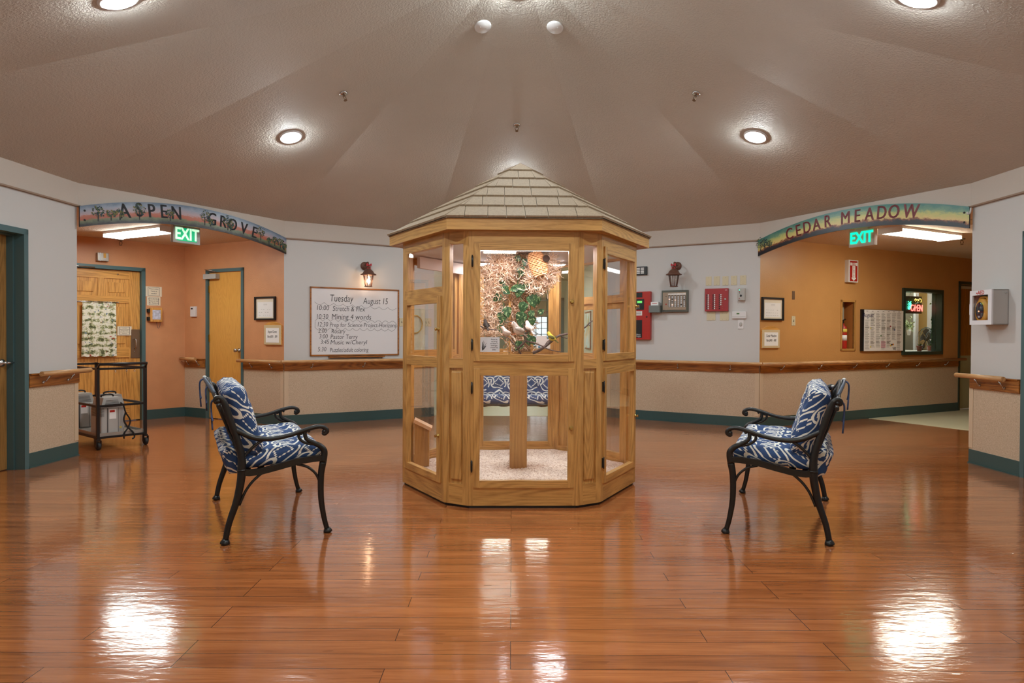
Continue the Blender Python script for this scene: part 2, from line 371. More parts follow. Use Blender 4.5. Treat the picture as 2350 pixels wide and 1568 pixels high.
# near hall behind the camera
wall_mesh(Wall((VNR[0],VNR[1]),(VNR[0],-6)),'wall_near_hall_right',pale_w); wall_mesh(Wall((VNL[0],-6),VNL),'wall_near_hall_left',pale_w)
wall_mesh(Wall((VNR[0],-6),(VNL[0],-6)),'wall_near_hall_end',pale_w)
struct(MB().box(-1.4,1.5,-6.1,1.2,2.5,2.56,popcorn).build('ceiling_near_hall'))
# far hall behind the aviary
hl,hr=VHL[0],VHR[0]
WFR=Wall((hr,24),(hr,10.03)); WFL=Wall((hl,10.03),(hl,24))
wall_mesh(WFR,'wall_far_hall_right',pale_w); wall_mesh(WFL,'wall_far_hall_left',pale_w)
WT=Wall((hl,16),(hr,16)); wall_mesh(WT,'wall_far_hall_cross',pale_w,[(.25,WT.L-.25,0,2.03)])
wall_mesh(Wall((hl,24),(hr,24)),'wall_far_hall_end',pale_w,[(1.81,2.41,.8,1.85)])
struct(MB().box(hl-.1,hr+.1,10.03,24,2.5,2.56,popcorn).build('ceiling_far_hall'))
struct(MB().box(hl,hr,10.10,24,0,.003,vinyl).build('floor_far_hall'))
mb=MB(); T=Matrix.Translation(WT.pt(0))@Matrix.Rotation(WT.ang,4,'Z')
mb.box(.19,.27,-.03,.15,0,2.08,teal,T).box(WT.L-.27,WT.L-.19,-.03,.15,0,2.08,teal,T).box(.19,WT.L-.19,-.03,.15,2.02,2.09,teal,T)
struct(mb.build('door_frame_far_hall'))
# alcove left (orange) and hall right (ochre)
def T_of(W): return Matrix.Translation(W.pt(0))@Matrix.Rotation(W.ang,4,'Z')
b1,_=WB.hit(333,800); bd0=b1-1.06
wall_mesh(WB,'wall_alcove_left',orange_w,[(bd0+.05,b1-.05,0,2.08)],2.6)
d0=WD.hit(474,800)[0]; d1=WD.hit(560,800)[0]
wall_mesh(WD,'wall_alcove_back',orange_w,[(d0+.04,d1-.04,0,2.08)],2.6)
wall_mesh(Wall(VC,AX),'wall_alcove_side',orange_w,(),2.6)
struct(MB().zprism([VC,VA,AL,(AL[0]-.3,AL[1]+.2),AX],2.49,2.55,popcorn).build('ceiling_alcove'))
wx0,wz1=WH.hit(2070,661); wx1,wz0=WH.hit(2160,815); cx0,cz1=WH.hit(1929,688); cx1,cz0=WH.hit(1962,805); hd0=WH.hit(2198,800)[0]
wz1=WH.hit(2070,661)[1]; wz0=WH.hit(2070,815)[1]
wall_mesh(WH,'wall_hall_back',ochre_w,[(cx0+.02,cx1-.02,cz0+.02,cz1-.02),(wx0+.03,wx1-.03,wz0+.03,wz1-.03),(hd0+.04,hd0+1.0,0,2.08)],2.6)
HX=Vector(VC2)+WH.u*6.2
wall_mesh(Wall(tuple(HX),VC2),'wall_hall_side',ochre_w,(),2.6)
wall_mesh(Wall(WH.b,HX),'wall_hall_end',ochre_w,(),2.6)
struct(MB().zprism([VA2,VC2,tuple(HX),tuple(WH.b)],2.52,2.58,popcorn).build('ceiling_hall'))
struct(MB().zprism([(5.28,10.02),(6.02,8.62),(6.0,7.37),tuple(HX),tuple(WH.b)],0,.003,vinyl).build('floor_hall'))
# wainscot panels, base strips, corner guards
def wains_run(W,t0,t1,g0=False,g1=False,i=[0]):
    T=T_of(W); i[0]+=1
    struct(MB().box(t0,t1,-.008,.001,.13,.74,wains_m,T).build('wall_wainscot_%d'%i[0]))
    struct(MB().prism([(t0,0),(t1,0),(t1,.135),(t0,.135)],-.012,.001,teal_base,T).box(t0,t1,-.022,-.012,0,.012,teal_base,T).build('baseboard_%d'%i[0]))
    for k,g in ((t0,g0),(t1-.055,g1)):
        if g: struct(MB().box(k,k+.055,-.014,-.006,.15,.735,guard_m,T,.003).build('trim_corner_guard_%d%s'%(i[0],'ab'[k!=t0])))
wains_run(WL,sL,WL.L,g1=True); wains_run(W2,0,W2.L,True,True); wains_run(W4,0,W4.L,True,True); wains_run(W6,0,sR,g0=True)
wains_run(WD,0,d0); wains_run(WD,d1,WD.L,g1=True); wains_run(WH,0,hd0,g0=True)
struct(MB().box(b1,WB.L,-.012,.001,0,.135,teal_base,T_of(WB)).build('baseboard_20'))
# handrails
def handrail(W,t0,t1,label,e0=0,e1=0,brk=None):
    r=W.root('handrail',label,'handrail',t0,0,'wooden wall handrails'); L=t1-t0
    MB().box(0,L,-.026,-.006,.728,.842,rail_w,bev=.004).box(0,L,-.04,-.006,.842,.852,rail_w).build('backboard',r)
    MB().tube([(-e0,-.088,.848),(L+e1,-.088,.848)],.023,tube_w,14).build('grab_rail',r)
    n=max(2,round(L/.75)) if brk is None else brk
    for k in range(n):
        x=L*(k+.5)/n
        MB().tube([(x-.01,-.026,.765),(x,-.05,.775),(x,-.088,.825)],.007,chrome,6).ball((x-.01,-.03,.765),.014,chrome).build('bracket',r)
    return r
handrail(WL,sL+.005,WL.L,'short oak handrail between left door and alcove corner',-.06,.07,2)
handrail(WD,WD.hit(425,830)[0]+.02,d0-.01,'very short oak handrail left of the yellow door',.0,-.12,2)
handrail(WD,d1+.01,WD.L,'oak handrail between yellow door and alcove edge',.04,.052,2)
handrail(W2,0,W2.L,'long oak handrail under the whiteboard',.052); handrail(W4,0,W4.L,'long oak handrail below the red fire panels',0,.052)
handrail(WH,0,hd0-.02,'long oak handrail on the ochre hall wall',.052,.09)
handrail(W6,.02,sR-.01,'short oak handrail below the white defibrillator cabinet',.10,-.10,2)
# ------------------------------------------------------------------ doors
def frame(mb,t0,t1,z1,m,w=.05,y0=-.018,y1=.14,T=None):
    mb.box(t0,t0+w,y0,y1,0,z1,m,T).box(t1-w,t1,y0,y1,0,z1,m,T).box(t0,t1,y0,y1,z1-w,z1,m,T)
    s=.015; yy=.075; mb.box(t0+w,t0+w+s,yy,y1,0,z1-w,m,T).box(t1-w-s,t1-w,yy,y1,0,z1-w,m,T).box(t0+w,t1-w,yy,y1,z1-w-s,z1-w,m,T); return mb
def lever(parent,x,y,z,side=-1):
    T=Matrix.Translation((x,y,z))@Matrix.Rotation(R_(90),4,'X')
    MB().lathe([(.034,0),(.034,.008),(.02,.014),(.013,.02),(.013,.05)],chrome,18,T).tube([(x,y-.05,z),(x+side*.03,y-.055,z),(x+side*.11,y-.05,z)],.010,chrome,8).build('door_handle',parent)
r=sroot('door_1',WL,LD0); 
m1=MB(); frame(m1,-.03,1.02,2.145,dteal if 0 else teal,y1=.145); m1.build('door_frame',r)
MB().box(.03,.97,.135,.17,.008,2.09,dkdoor).build('door_leaf',r); lever(r,.90,.135,.955,1)
r=sroot('door_2',W6,sR); frame(MB(),0,1.05,2.145,teal).build('door_frame',r); MB().box(.06,.98,.1,.14,.008,2.09,dkdoor).build('door_leaf',r)
# big oak panel door in the alcove
r=sroot('door_3',WB,bd0); frame(MB(),0,1.06,2.13,teal,.05).build('door_frame',r)
mb=MB(); y0,y1=.035,.075; a,b=.055,1.005; mb.box(a,b,y0+.012,y1,.012,2.075,door_v)
for x0,x1 in ((a,a+.115),(.475,.555),(b-.14,b)): mb.box(x0,x1,y0,y1,.012,2.075,door_v)
for z0,z1 in ((.012,.24),(.88,1.02),(1.63,1.72),(1.96,2.075)): mb.box(a,b-.14,y0-.001,y1,z0,z1,door_h)
for x0,x1 in ((.17,.475),(.555,.865)):
    for z0,z1 in ((.24,.88),(1.02,1.63),(1.72,1.96)):
        mb.box(x0+.05,x1-.05,y0+.002,y1,z0+.05,z1-.05,door_v,bev=.006)
mb.build('door_leaf',r)
MB().box(.885,1.0,.026,.036,.87,1.27,dbrass,bev=.002).tube([(.93,.03,1.0),(.93,-.02,1.01),(.93,-.03,1.06),(.93,-.02,1.13),(.93,.03,1.14)],.009,chrome,8,3).ball((.93,.026,.96),.008,chrome).build('pull_plate',r)
MB().box(.05,.42,.0,.03,2.085,2.1,black_pl).tube([(.0,-.03,2.10),(.42,-.03,2.09)],.006,chrome,6).build('door_closer_arm',r)
MB().ball((.72,.03,2.02),.012,chrome).build('door_stop',r)
# birch door
dw=d1-d0; r=sroot('door_4',WD,d0); frame(MB(),0,dw,2.13,teal,.045).build('door_frame',r)
MB().box(.05,dw-.05,.01,.05,.01,2.08,birch).build('door_leaf',r)
MB().box(.0,.27,-.06,.01,1.99,2.06,grey_pl,bev=.004).tube([(0,-.03,2.13),(.1,-.09,2.12),(.24,-.04,2.09)],.007,chrome,6).build('door_closer',r)
for z in (.45,1.15,1.85): MB().box(.035,.06,-.005,.02,z-.05,z+.05,brass).build('hinge',r)
T=Matrix.Translation((dw-.11,.01,.985))@Matrix.Rotation(R_(90),4,'X')
MB().lathe([(.03,0),(.03,.008),(.013,.016),(.013,.04),(.026,.055),(.026,.075),(.01,.08)],chrome,18,T).build('door_knob',r)
# hall door on the right
r=sroot('door_5',WH,hd0); frame(MB(),0,1.04,2.13,dteal,.045).build('door_frame',r)
MB().box(.05,.99,.08,.12,.9,2.02,wood('koa_door',S(176,120,30),S(130,84,12),'z',.8)).box(.05,.99,.08,.12,.01,.9,mat('kick_panel',S(170,176,140),.4)).box(.05,.99,.10,.12,2.02,2.08,paper).build('door_leaf',r)
# far hall doors, painting, exit sign, cross window
s=WFR.hit(1362,645)[0] if 0 else 24-11.76
r=sroot('door_6',WFR,s); frame(MB(),0,1.0,2.13,teal,.05,y1=.0).build('door_frame',r); MB().box(.05,.95,-.01,-.001,.01,2.08,mat('dark_grey_sheet',S(60,60,58),.5)).build('door_leaf',r)  # flat dark grey sheet on the closed wall, no opening behind
r=WFR.root('painting','framed abstract blue and yellow painting on the far hall wall','painting',24-12.95,1.30)
def abs_paint():
    t=NT('abstract_painting'); c=t.co(); n=t.noise(t.map(c,(1,1,.4)),6,3,.6,1); t.set(t.b.inputs['Base Color'],t.ramp(n,[(.4,S(190,216,226)),(.52,S(210,222,220)),(.6,S(232,170,50)),(.66,S(96,150,110))])); return t.m
MB().box(0,.85,-.02,0,-.35,.35,rail_w).build('frame',r); MB().box(.03,.82,-.024,-.019,-.32,.32,abs_paint()).build('canvas',r)
r=thing('exit_sign','small red exit sign far down the hall behind the aviary','exit sign',(1.17,23.955,1.99),0)
MB().box(-.12,.12,0,.04,-.07,.07,white_pl).text('EXIT',.11,red_p,y=-.001).build('sign_box',r)
r=thing('hall_window','bright gridded window at the end of the far hall','window',(hl+2.11,24.0,1.325),0); r['kind']='structure'
mb=MB(); mb.box(-.3,.3,.03,.05,-.525,.525,emis('daylight_pane',(.8,.95,1,1),1.0)); 
for k in range(4): mb.box(-.3+.2*k-.012,-.3+.2*k+.012,0,.04,-.525,.525,black_pl)
for k in range(6): mb.box(-.3,.3,0,.04,-.525+.21*k-.01,-.525+.21*k+.01,black_pl)
mb.build('window_frame',r)
# ------------------------------------------------------------------ whiteboard and other things on the back walls
def sz(W,l,t,r_,b): # rectangle on a wall -> s0,s1,z0,z1
    s0,z1=W.hit(l,t); s1,_=W.hit(r_,t); _,z0=W.hit(l,b); return s0,s1,z0,z1
s0,s1,z0,z1=sz(W2,711,657.5,915,817.5); bw,bh=s1-s0,z1-z0
r=W2.root('whiteboard','large whiteboard with handwritten Tuesday August 15 schedule in oak frame','whiteboard',s0,z0)
MB().box(.0,.018,-.02,0,0,bh,rail_w).box(bw-.018,bw,-.02,0,0,bh,rail_w).box(0,bw,-.02,0,bh-.018,bh,rail_w).box(0,bw,-.02,0,0,.018,rail_w).build('frame',r)
mb=MB().box(.018,bw-.018,-.008,-.001,.018,bh-.018,mat('dry_erase_surface',S(222,222,224),.25))
X=lambda px:(px-711)/204*bw
Z=lambda py:(817-py)/160*bh
for tx,px,py,h,wd in (('Tuesday',780,683,22,.72),('August 15',859,687,20,.72),('10:00',738,706,16,.82),('Stretch & Flex',797,707,16,.8),('10:30',737,726,15,.82),('Mining 4 words',803,726,17,.86),('12:30',738,744,15,.74),('Prep for Science Project-Horizons',831,745,14,.80),('2:00',738,759,14,.8),('Rosary',773,760,14,.8),('3:00',740,772,14,.8),('Pastor Terry',786,773,14,.85),('3:45',743,785,14,.8),('Music w/Cheryl',797,786,14,.95),('5:30',737,802,14,.8),('Puzzles/adult coloring',798,804,14,.72)):
    mb.text(tx,h/160*bh*1.05,ink,X(px),-.0085,Z(py),sx=wd,shear=.12,weight=-.0006)
def scallop(x0,x1,y0,y1,n,up):
    pts=[]
    for k in range(n):
        for j in range(7):
            t=(k+j/6)/n; pts.append((X(x0+(x1-x0)*t),-.009,Z(y0+(y1-y0)*t)+up*math.sin(math.pi*j/6)*.035))
    mb.tube(pts,.0016,ink,4)
scallop(721,909,692,702,9,-1); scallop(722,908,736,740,11,1); scallop(722,906,751,753,11,-1)
scallop(722,722.5,751,737,1,0); mb.tube([(X(908),-.009,Z(740)),(X(911),-.009,Z(746)),(X(906),-.009,Z(753))],.0016,ink,4)
mb.build('writing_surface',r)
MB().box(X(751),X(878),-.07,0,-.022,-.006,rail_w).build('marker_tray',r)
def plate(W,px,py,w_,h_,label,name='wall_plate',cat='wall plate',m=None,group=None,sw=0,dots=True):
    s_,z_=W.hit(px,py); r=W.root(name,label,cat,s_,z_,group); mb=MB().box(-w_/2,w_/2,-.006,0,-h_/2,h_/2,m or ivory,bev=.002)
    if dots:
        for zz in (-h_*.36,h_*.36):
            for xx in ((-w_*.22,w_*.22) if w_>.09 and not sw else (0,)): mb.ball((xx,-.006,zz),.003,dgrey,seg=6)
    mb.build('cover_plate',r)
    for k in range(sw): 
        x=(k-(sw-1)/2)*.045; MB().box(x-.005,x+.005,-.018,-.005,-.008,.014,m or ivory).box(x-.009,x+.009,-.0065,-.006,-.016,.016,dgrey).build('toggle',r)
    return r
plate(W2,922,739.5,.075,.12,'ivory single switch plate right of the whiteboard','light_switch','switch',sw=1)
plate(W2,981,740,.12,.12,'ivory double switch plate seen through the aviary left glass','light_switch','switch',sw=2)
# hanging cloth with gold ring
s0,s1,z0,z1=sz(W2,935,708,974,803)
r=W2.root('wall_hanging','pale green cloth hanging with gold ring behind aviary left glass','wall hanging',(s0+s1)/2,z0)
mb=MB(); n=16; hw=(s1-s0)/2
for k in range(n):
    x0=-hw+2*hw*k/n; x1=-hw+2*hw*(k+1)/n; f=lambda x:-.018-.008*math.sin(x*60)
    mb.poly([(x0,f(x0),0),(x1,f(x1),0),(x1,f(x1),z1-z0),(x0,f(x0),z1-z0)],mat('sage_cloth',S(196,202,184),.9,var=.1,vscale=18),True)
mb.build('cloth',r,recalc=False); cy=(z1-z0)*.62
MB().tube([(-.03+.115*math.cos(a),-.035,cy+.13*math.sin(a)) for a in [2*math.pi*k/24 for k in range(25)]],.008,brass,6).build('gold_ring',r)
# lantern sconces
def sconce(W,px,py,label,lit):
    s_,z_=W.hit(px,py,-.16); r=W.root('wall_lantern',label,'wall lantern',s_,z_,'bronze lantern sconces')   # origin: lantern mid height, wall plane
    y=-.17; T=Matrix.Translation((0,y,0))
    sh=-.075 if not lit else .06
    MB().lathe([(.0,0),(.055,0),(.06,.008),(.05,.02),(.02,.03)],bronze,20,Matrix.Translation((0,0,.135))@Matrix.Rotation(R_(90),4,'X')).build('back_plate',r)
    MB().tube([(0,-.02,.13),(0,-.08,.17),(0,-.15,.175),(0,-.17,.15),(0,-.17,.11)],.010,bronze,8,3).build('arm',r)
    MB().lathe([(.008,.135),(.012,.12),(.035,.115),(.04,.108),(.022,.102),(.024,.085),(.045,.07),(.068,.045),(.078,.022),(.108,.006),(.108,-.002),(.07,-.008)],bronze,24,T).build('lantern_roof',r)
    mb=MB(); mb.lathe([(.05,-.168),(.062,-.164),(.05,-.155)],bronze,6,T)
    for k in range(6):
        a=R_(60*k); c,q=math.cos(a),math.sin(a); mb.tube([(.072*c,y+.072*q,-.004),(.045*c,y+.045*q,-.156)],.005,bronze,5)
    mb.build('cage',r)
    MB().lathe([(.068,-.006),(.043,-.155)],amber_glass,6,T).build('glass_shade',r)
    MB().lathe([(.0,-.05),(.012,-.055),(.024,-.08),(.024,-.095),(.012,-.115),(.009,-.13)],bulb_m if lit else glass,14,T).build('bulb',r)
    mb=MB()
    for sg in (-1,1):
        mb.prism([(0,.13),(sg*.028,.158),(sg*.038,.146),(sg*.034,.118)][::sg],y-.03,y-.018,ribbon).prism([(0,.13),(sg*.03,.085),(sg*.014,.08)][::sg],y-.028,y-.02,ribbon)
    mb.ball((0,y-.026,.131),.009,ribbon).build('bow',r)
sconce(W2,845,631,'lit bronze lantern with red bow above the whiteboard',True)
sconce(W4,1547,631,'unlit bronze lantern with red bow above the steel button panel',False)
# fire alarm cabinet
def panel(W,l,t,r_,b,name,label,cat,m,depth=.08,group=None):
    s0,s1,z0,z1=sz(W,l,t,r_,b); r=W.root(name,label,cat,s0,z0,group); MB().box(0,s1-s0,-depth,0,0,z1-z0,m,bev=.003).build('housing',r); return r,s1-s0,z1-z0
r,w_,h_=panel(W4,1440,671,1496,779,'fire_alarm_cabinet','tall red fire alarm cabinet beside right edge of the aviary','alarm panel',red_p,.07)
q=w_/56; yy=-.0705
MB().box(.0,38*q,yy-.004,yy,.0+4*h_/108,44*h_/108,black_pl).build('black_insert',r); MB().box(0,38*q,yy-.004,yy,95*h_/108,106*h_/108,black_pl).build('black_insert',r)
mb=MB().box(2*q,42*q,yy-.006,yy,67*h_/108,91*h_/108,black_pl)
for i in range(3):
    for j in range(4): mb.box((22+j*3)*q,(23.4+j*3)*q,yy-.008,yy-.005,(70+i*3)*h_/108,(71.5+i*3)*h_/108,grey_pl)
mb.build('keypad',r); MB().box(27*q,38*q,yy-.009,yy-.005,82*h_/108,87*h_/108,emis('lcd_green',(.2,.9,.2,1),.5,S(90,190,80))).build('display',r)
mb=MB().box(20*q,38*q,yy-.005,yy,54*h_/108,64*h_/108,paper)
for k in range(4): mb.box(22*q,36*q,yy-.0055,yy-.004,(55.5+2*k)*h_/108,(56.2+2*k)*h_/108,ink)
mb.build('notice_label',r); MB().ball((48.5*q,yy,51*h_/108),.012,black_pl).build('lock',r)
MB().text('Silent',.03,white_pl,30*q,yy-.005,11*h_/108).text('Knight',.03,white_pl,30*q,yy-.005,7*h_/108).build('lettering',r)
# black annunciator
r,w_,h_=panel(W4,1440,614,1486,633,'annunciator_panel','black panel with white labels above the red cabinet','panel',black_pl,.03)
mb=MB()
for i in range(4):
    for j in range(2): mb.box(w_*(.5+.2*j),w_*(.66+.2*j),-.032,-.029,h_*(.16+.19*i),h_*(.29+.19*i),paper)
mb.build('label_strips',r)
# grey document box
s0,s1,z0,z1=sz(W4,1495,702,1520,718); r=W4.root('document_box','grey metal document box between fire cabinet and steel panel','document box',s0,z0); w_=s1-s0;h_=z1-z0
MB().box(0,w_,-.12,0,0,h_,mat('grey_enamel',S(112,120,118),.4),bev=.003).build('box_body',r); MB().box(.02,w_-.03,-.09,-.02,h_,h_+.05,paper).box(.04,w_-.05,-.0905,-.09,h_+.025,h_+.032,red_p).build('leaflets',r)
# steel nurse call panel
s0,s1,z0,z1=sz(W4,1521,667.5,1581,717); r=W4.root('nurse_call_panel','brushed steel call panel with columns of button lamps','control panel',s0,z0); w_=s1-s0;h_=z1-z0
MB().box(0,w_,-.05,0,0,h_,mat('dark_steel_rim',S(96,98,90),.3,metal=.6),bev=.004).build('rim',r)
mb=MB().box(.02,w_-.025,-.056,-.049,.03,h_-.03,mat('pinkish_steel',S(176,158,140),.22,metal=.75,bs=.1,bscale=12))
mb.box(.16*w_,.20*w_,-.058,-.055,.33*h_,.39*h_,red_p).ball((.18*w_,-.056,.72*h_),.006,black_pl)
for c in range(6):
    x=w_*(.27+.113*c); mb.box(x,x+.028,-.0575,-.055,.22*h_,.76*h_,black_pl).box(x-.006,x+.034,-.0575,-.055,.78*h_,.85*h_,paper)
    for k in range(12):
        if random.random()<.9: mb.box(x+.004,x+.024,-.059,-.057,h_*(.23+.0435*k),h_*(.258+.0435*k),white_pl if (c,k) not in((0,8),(1,2),(2,7)) else emis('call_lamp',(1,.5,.35,1),1.5))
mb.build('button_plate',r)
for k,px in enumerate((1626.5,1645,1665,1684.5,1705.5)):
    plate(W4,px,645+[.5,0,0,-1,-2][k],.08,.125,['blank ivory plate first from left in the row of five','blank ivory plate second from left in the row of five','middle blank ivory plate in the row of five','blank ivory plate second from right in the row of five','rightmost blank ivory plate in the row of five, nearest the ochre hall'][k],group='row of five blank ivory plates')
for px,lb in ((1632,'square ivory plate under left side of red switch panel'),(1662.5,'square ivory plate under right side of red switch panel')):
    plate(W4,px,726,.12,.115,lb,group='square ivory plates below the red panel')
r,w_,h_=panel(W4,1620,663.5,1673,715,'zone_switch_panel','square red switch panel with three columns of switches','switch panel',red_d,.05)
mb=MB()
for c in range(3):
    for k in range(8):
        x=w_*(.13+.27*c); z=h_*(.09+.086*k)
        if not(c==2 and k<2): MB().box(x,x+.016,-.058,-.05,z,z+.017,white_pl).build('toggle_switch',r)
        mb.box(x-.02,x-.004,-.054,-.05,z,z+.014,black_pl); mb.ball((x+.032,-.051,z+.008),.0035,brass,seg=6)
mb.build('lamp_rows',r); T=Matrix.Translation((w_*.88,-.05,h_*.52))@Matrix.Rotation(R_(90),4,'X'); MB().lathe([(.014,0),(.014,.008),(.006,.01)],chrome,14,T).build('key_lock',r)
MB().box(w_*.87,w_*.96,-.0515,-.05,h_*.91,h_*.93,white_pl).build('maker_label',r)
r,w_,h_=panel(W4,1695,662,1711,690,'key_switch_box','small grey key switch box with coloured lamps','control box',grey_pl,.05)
mb=MB()
for z,m in ((.84,green_g),(.72,red_p),(.6,black_pl),(.16,red_p)): mb.ball((w_*.25,-.051,h_*z),.006,m,seg=8)
mb.ball((w_*.45,-.05,h_*.38),.014,black_pl).build('lamps_and_key',r)
r,w_,h_=panel(W4,1681,715.5,1713,731.5,'thermostat','wide white thermostat with small green display','thermostat',white_pl,.03)
MB().box(w_*.33,w_*.53,-.032,-.029,h_*.6,h_*.8,emis('lcd_dim',(.1,.4,.1,1),.1,S(50,80,40))).box(.02*w_,.98*w_,-.0315,-.029,h_*.2,h_*.28,grey_pl).build('display',r)
r,w_,h_=panel(W4,1693.5,734.5,1707,755,'night_light','white rectangular sensor plate below the thermostat','sensor',white_pl,.008)
MB().ball((w_/2,-.008,h_/2),.024,grey_pl,(.9,.4,1.2)).build('sensor_lens',r)
# ------------------------------------------------------------------ things in the orange alcove
def notice(W,l,t,r_,b,name,label,lines,m=cream,hh=None,group=None,border=True,y=0):
    s0,z1=W.hit(l,t,y); s1,_=W.hit(r_,t,y); _,z0=W.hit(l,b,y); w_,h_=s1-s0,z1-z0
    r=W.root(name,label,'notice',s0,z0,group,y); mb=MB().box(0,w_,-.004,0,0,h_,m)
    if border:
        bx=.14*w_; 
        for a0,a1,c0,c1 in ((bx,w_-bx,.08*h_,.1*h_),(bx,w_-bx,.9*h_,.92*h_),(bx,bx+.004,.08*h_,.92*h_),(w_-bx-.004,w_-bx,.08*h_,.92*h_)): mb.box(a0,a1,-.0048,-.004,c0,c1,ink)
    for k,l_ in enumerate(lines):
        mb.text(l_,hh or h_*.7/len(lines)*.75,ink,w_/2,-.0045,h_*(.82-(k+.25)*.7/len(lines)),ext=.0004)
    mb.build('card',r); return r
notice(WB,334,657,371,680,'notice_card','upper cream notice card right of the big oak door',['Please swipe','Twice as','needed'])
notice(WB,337,681,368,701,'notice_card','lower cream notice card right of the big oak door',['Controlled Entry','Please ask Staff','For Assistance'])
notice(WB,269,749,302,770,'notice_card','cream caution card on the big oak door',['CAUTION','Observe for Residents','Through window','Close Door securely','Behind you'],y=.03)
s0,s1,z0,z1=sz(WB,341,706,369,739); r=WB.root('picture_box','small oak keypad box with blue print beside big oak door','picture box',s0,z0); w_=s1-s0;h_=z1-z0
MB().box(0,w_,-.06,0,0,h_,door_v,bev=.006).build('box_frame',r); MB().box(.028,w_-.028,-.063,-.055,.035,h_-.035,mat('blue_print_paper',S(190,196,214),.5,var=.25,vscale=40)).build('print',r)
for z in (.045,h_-.045): MB().box(-.03,0,-.05,-.01,z-.025,z+.025,black_iron).build('hinge',r)
MB().tube([(w_*.6,-.02,0),(w_*.62,-.03,-.05),(w_*.72,-.03,-.09),(w_*.85,-.03,-.05),(w_*.9,-.02,0)],.003,dgrey,5,3).build('cord',r)
s0,s1,z0,z1=sz(WB,220,580,246,599); r=WB.root('door_chime','silver door alarm box above the big oak door','alarm box',s0,z0); w_=s1-s0;h_=z1-z0
MB().box(0,w_,-.06,0,0,h_,mat('silver_shell',S(186,180,172),.3,metal=.6),bev=.005).box(.2*w_,.3*w_,-.064,-.06,0,h_,chrome).build('shell',r); MB().box(.52*w_,.74*w_,-.062,-.06,.4*h_,.95*h_,mat('amber_label',S(214,160,60),.5)).build('label',r)
# curtain over the door window
cx,cz=WB.hit(188,690,0.0); cx2,_=WB.hit(265,690,0.0); _,cb=WB.hit(188,819,0.0)
r=WB.root('door_curtain','toile print curtain on a rod over the big oak door','curtain',cx,cb); w_=cx2-cx;h_=cz-cb
mb=MB(); n=40
def cy_(x,z): return -.018-.006*math.sin(x*55+z*3)-.004*math.sin(x*130)
rows=8
for k in range(n):
    for j in range(rows):
        P=[]
        for (a,b) in ((k,j),(k+1,j),(k+1,j+1),(k,j+1)):
            z=h_*b/rows; fl=.012*(1-b/rows); x=-fl+(w_+2*fl)*a/n; P.append((x,cy_(x,z),z+(.006*math.sin(a*.7) if b==0 else 0)))
        mb.poly(P,toile_m,True)
mb.build('cloth',r,recalc=False); MB().tube([(-.35,-.02,h_-.01),(w_+.02,-.02,h_-.01)],.006,chrome,8).ball((w_+.025,-.02,h_-.01),.01,chrome).build('rod',r)
# on the back wall of the alcove
r,w_,h_=panel(WD,440.5,704,452.5,727,'thermostat_sensor','small white sensor box left of the yellow door','sensor',white_pl,.03)
MB().box(.15*w_,.5*w_,-.032,-.029,.72*h_,.85*h_,black_pl).build('sensor_eye',r)
def pic(W,l,t,r_,b,label,mm,depth=.03):
    s0,s1,z0,z1=sz(W,l,t,r_,b); r=W.root('framed_plan',label,'picture frame',s0,z0); w_=s1-s0;h_=z1-z0; f=.022
    MB().box(0,f,-depth,0,0,h_,black_pl).box(w_-f,w_,-depth,0,0,h_,black_pl).box(f,w_-f,-depth,0,0,f,black_pl).box(f,w_-f,-depth,0,h_-f,h_,black_pl).build('frame',r)
    mb=MB().box(f,w_-f,-.012,0,f,h_-f,mm)
    mb.box(f+.03,w_-f-.03,-.0135,-.012,f+.02,h_-f-.05,paper)
    for k in range(2): mb.box(w_*.42,w_*.6,-.0142,-.0135,h_*(.68-.035*k),h_*(.69-.035*k),grey_pl)
    for i in range(3):
        for j in range(6): 
            if random.random()<.8: mb.box(w_*(.2+.1*j),w_*(.24+.1*j+.03*random.random()),-.0142,-.0135,h_*(.2+.12*i),h_*(.215+.12*i),grey_pl)
    mb.build('plan_sheet',r)
pic(WD,587,682,634,735,'black framed floor plan on the orange alcove wall',cream)
def roomsign(W,l,t,r_,b,label,lines):
    s0,s1,z0,z1=sz(W,l,t,r_,b); r=W.root('room_sign',label,'sign',s0,z0); w_=s1-s0;h_=z1-z0
    n=10; MB().prism([(0,0)]+[(w_,0)]+[(w_-w_*k/n,h_+.045*math.sin(math.pi*k/n)) for k in range(n+1)],-.02,0,door_h).build('arched_backboard',r)
    MB().box(0,w_,-.026,-.02,.008,h_-.004,mat('tan_mount',S(206,186,146),.6)).build('mount',r); mb=MB().box(.035,w_-.035,-.028,-.026,.035,h_-.04,paper)
    mb.text(lines[0],.05,dgrey,w_/2,-.0285,h_*.66,sx=.62,shear=.1).text(lines[1],.05,dgrey,w_/2,-.0285,h_*.42,sx=.6,shear=.1).build('sheet',r)
roomsign(WD,609.5,746,648,792,'Aspen Grove room number sign below the framed plan',('Aspen Grove','Rm #301 - 309'))
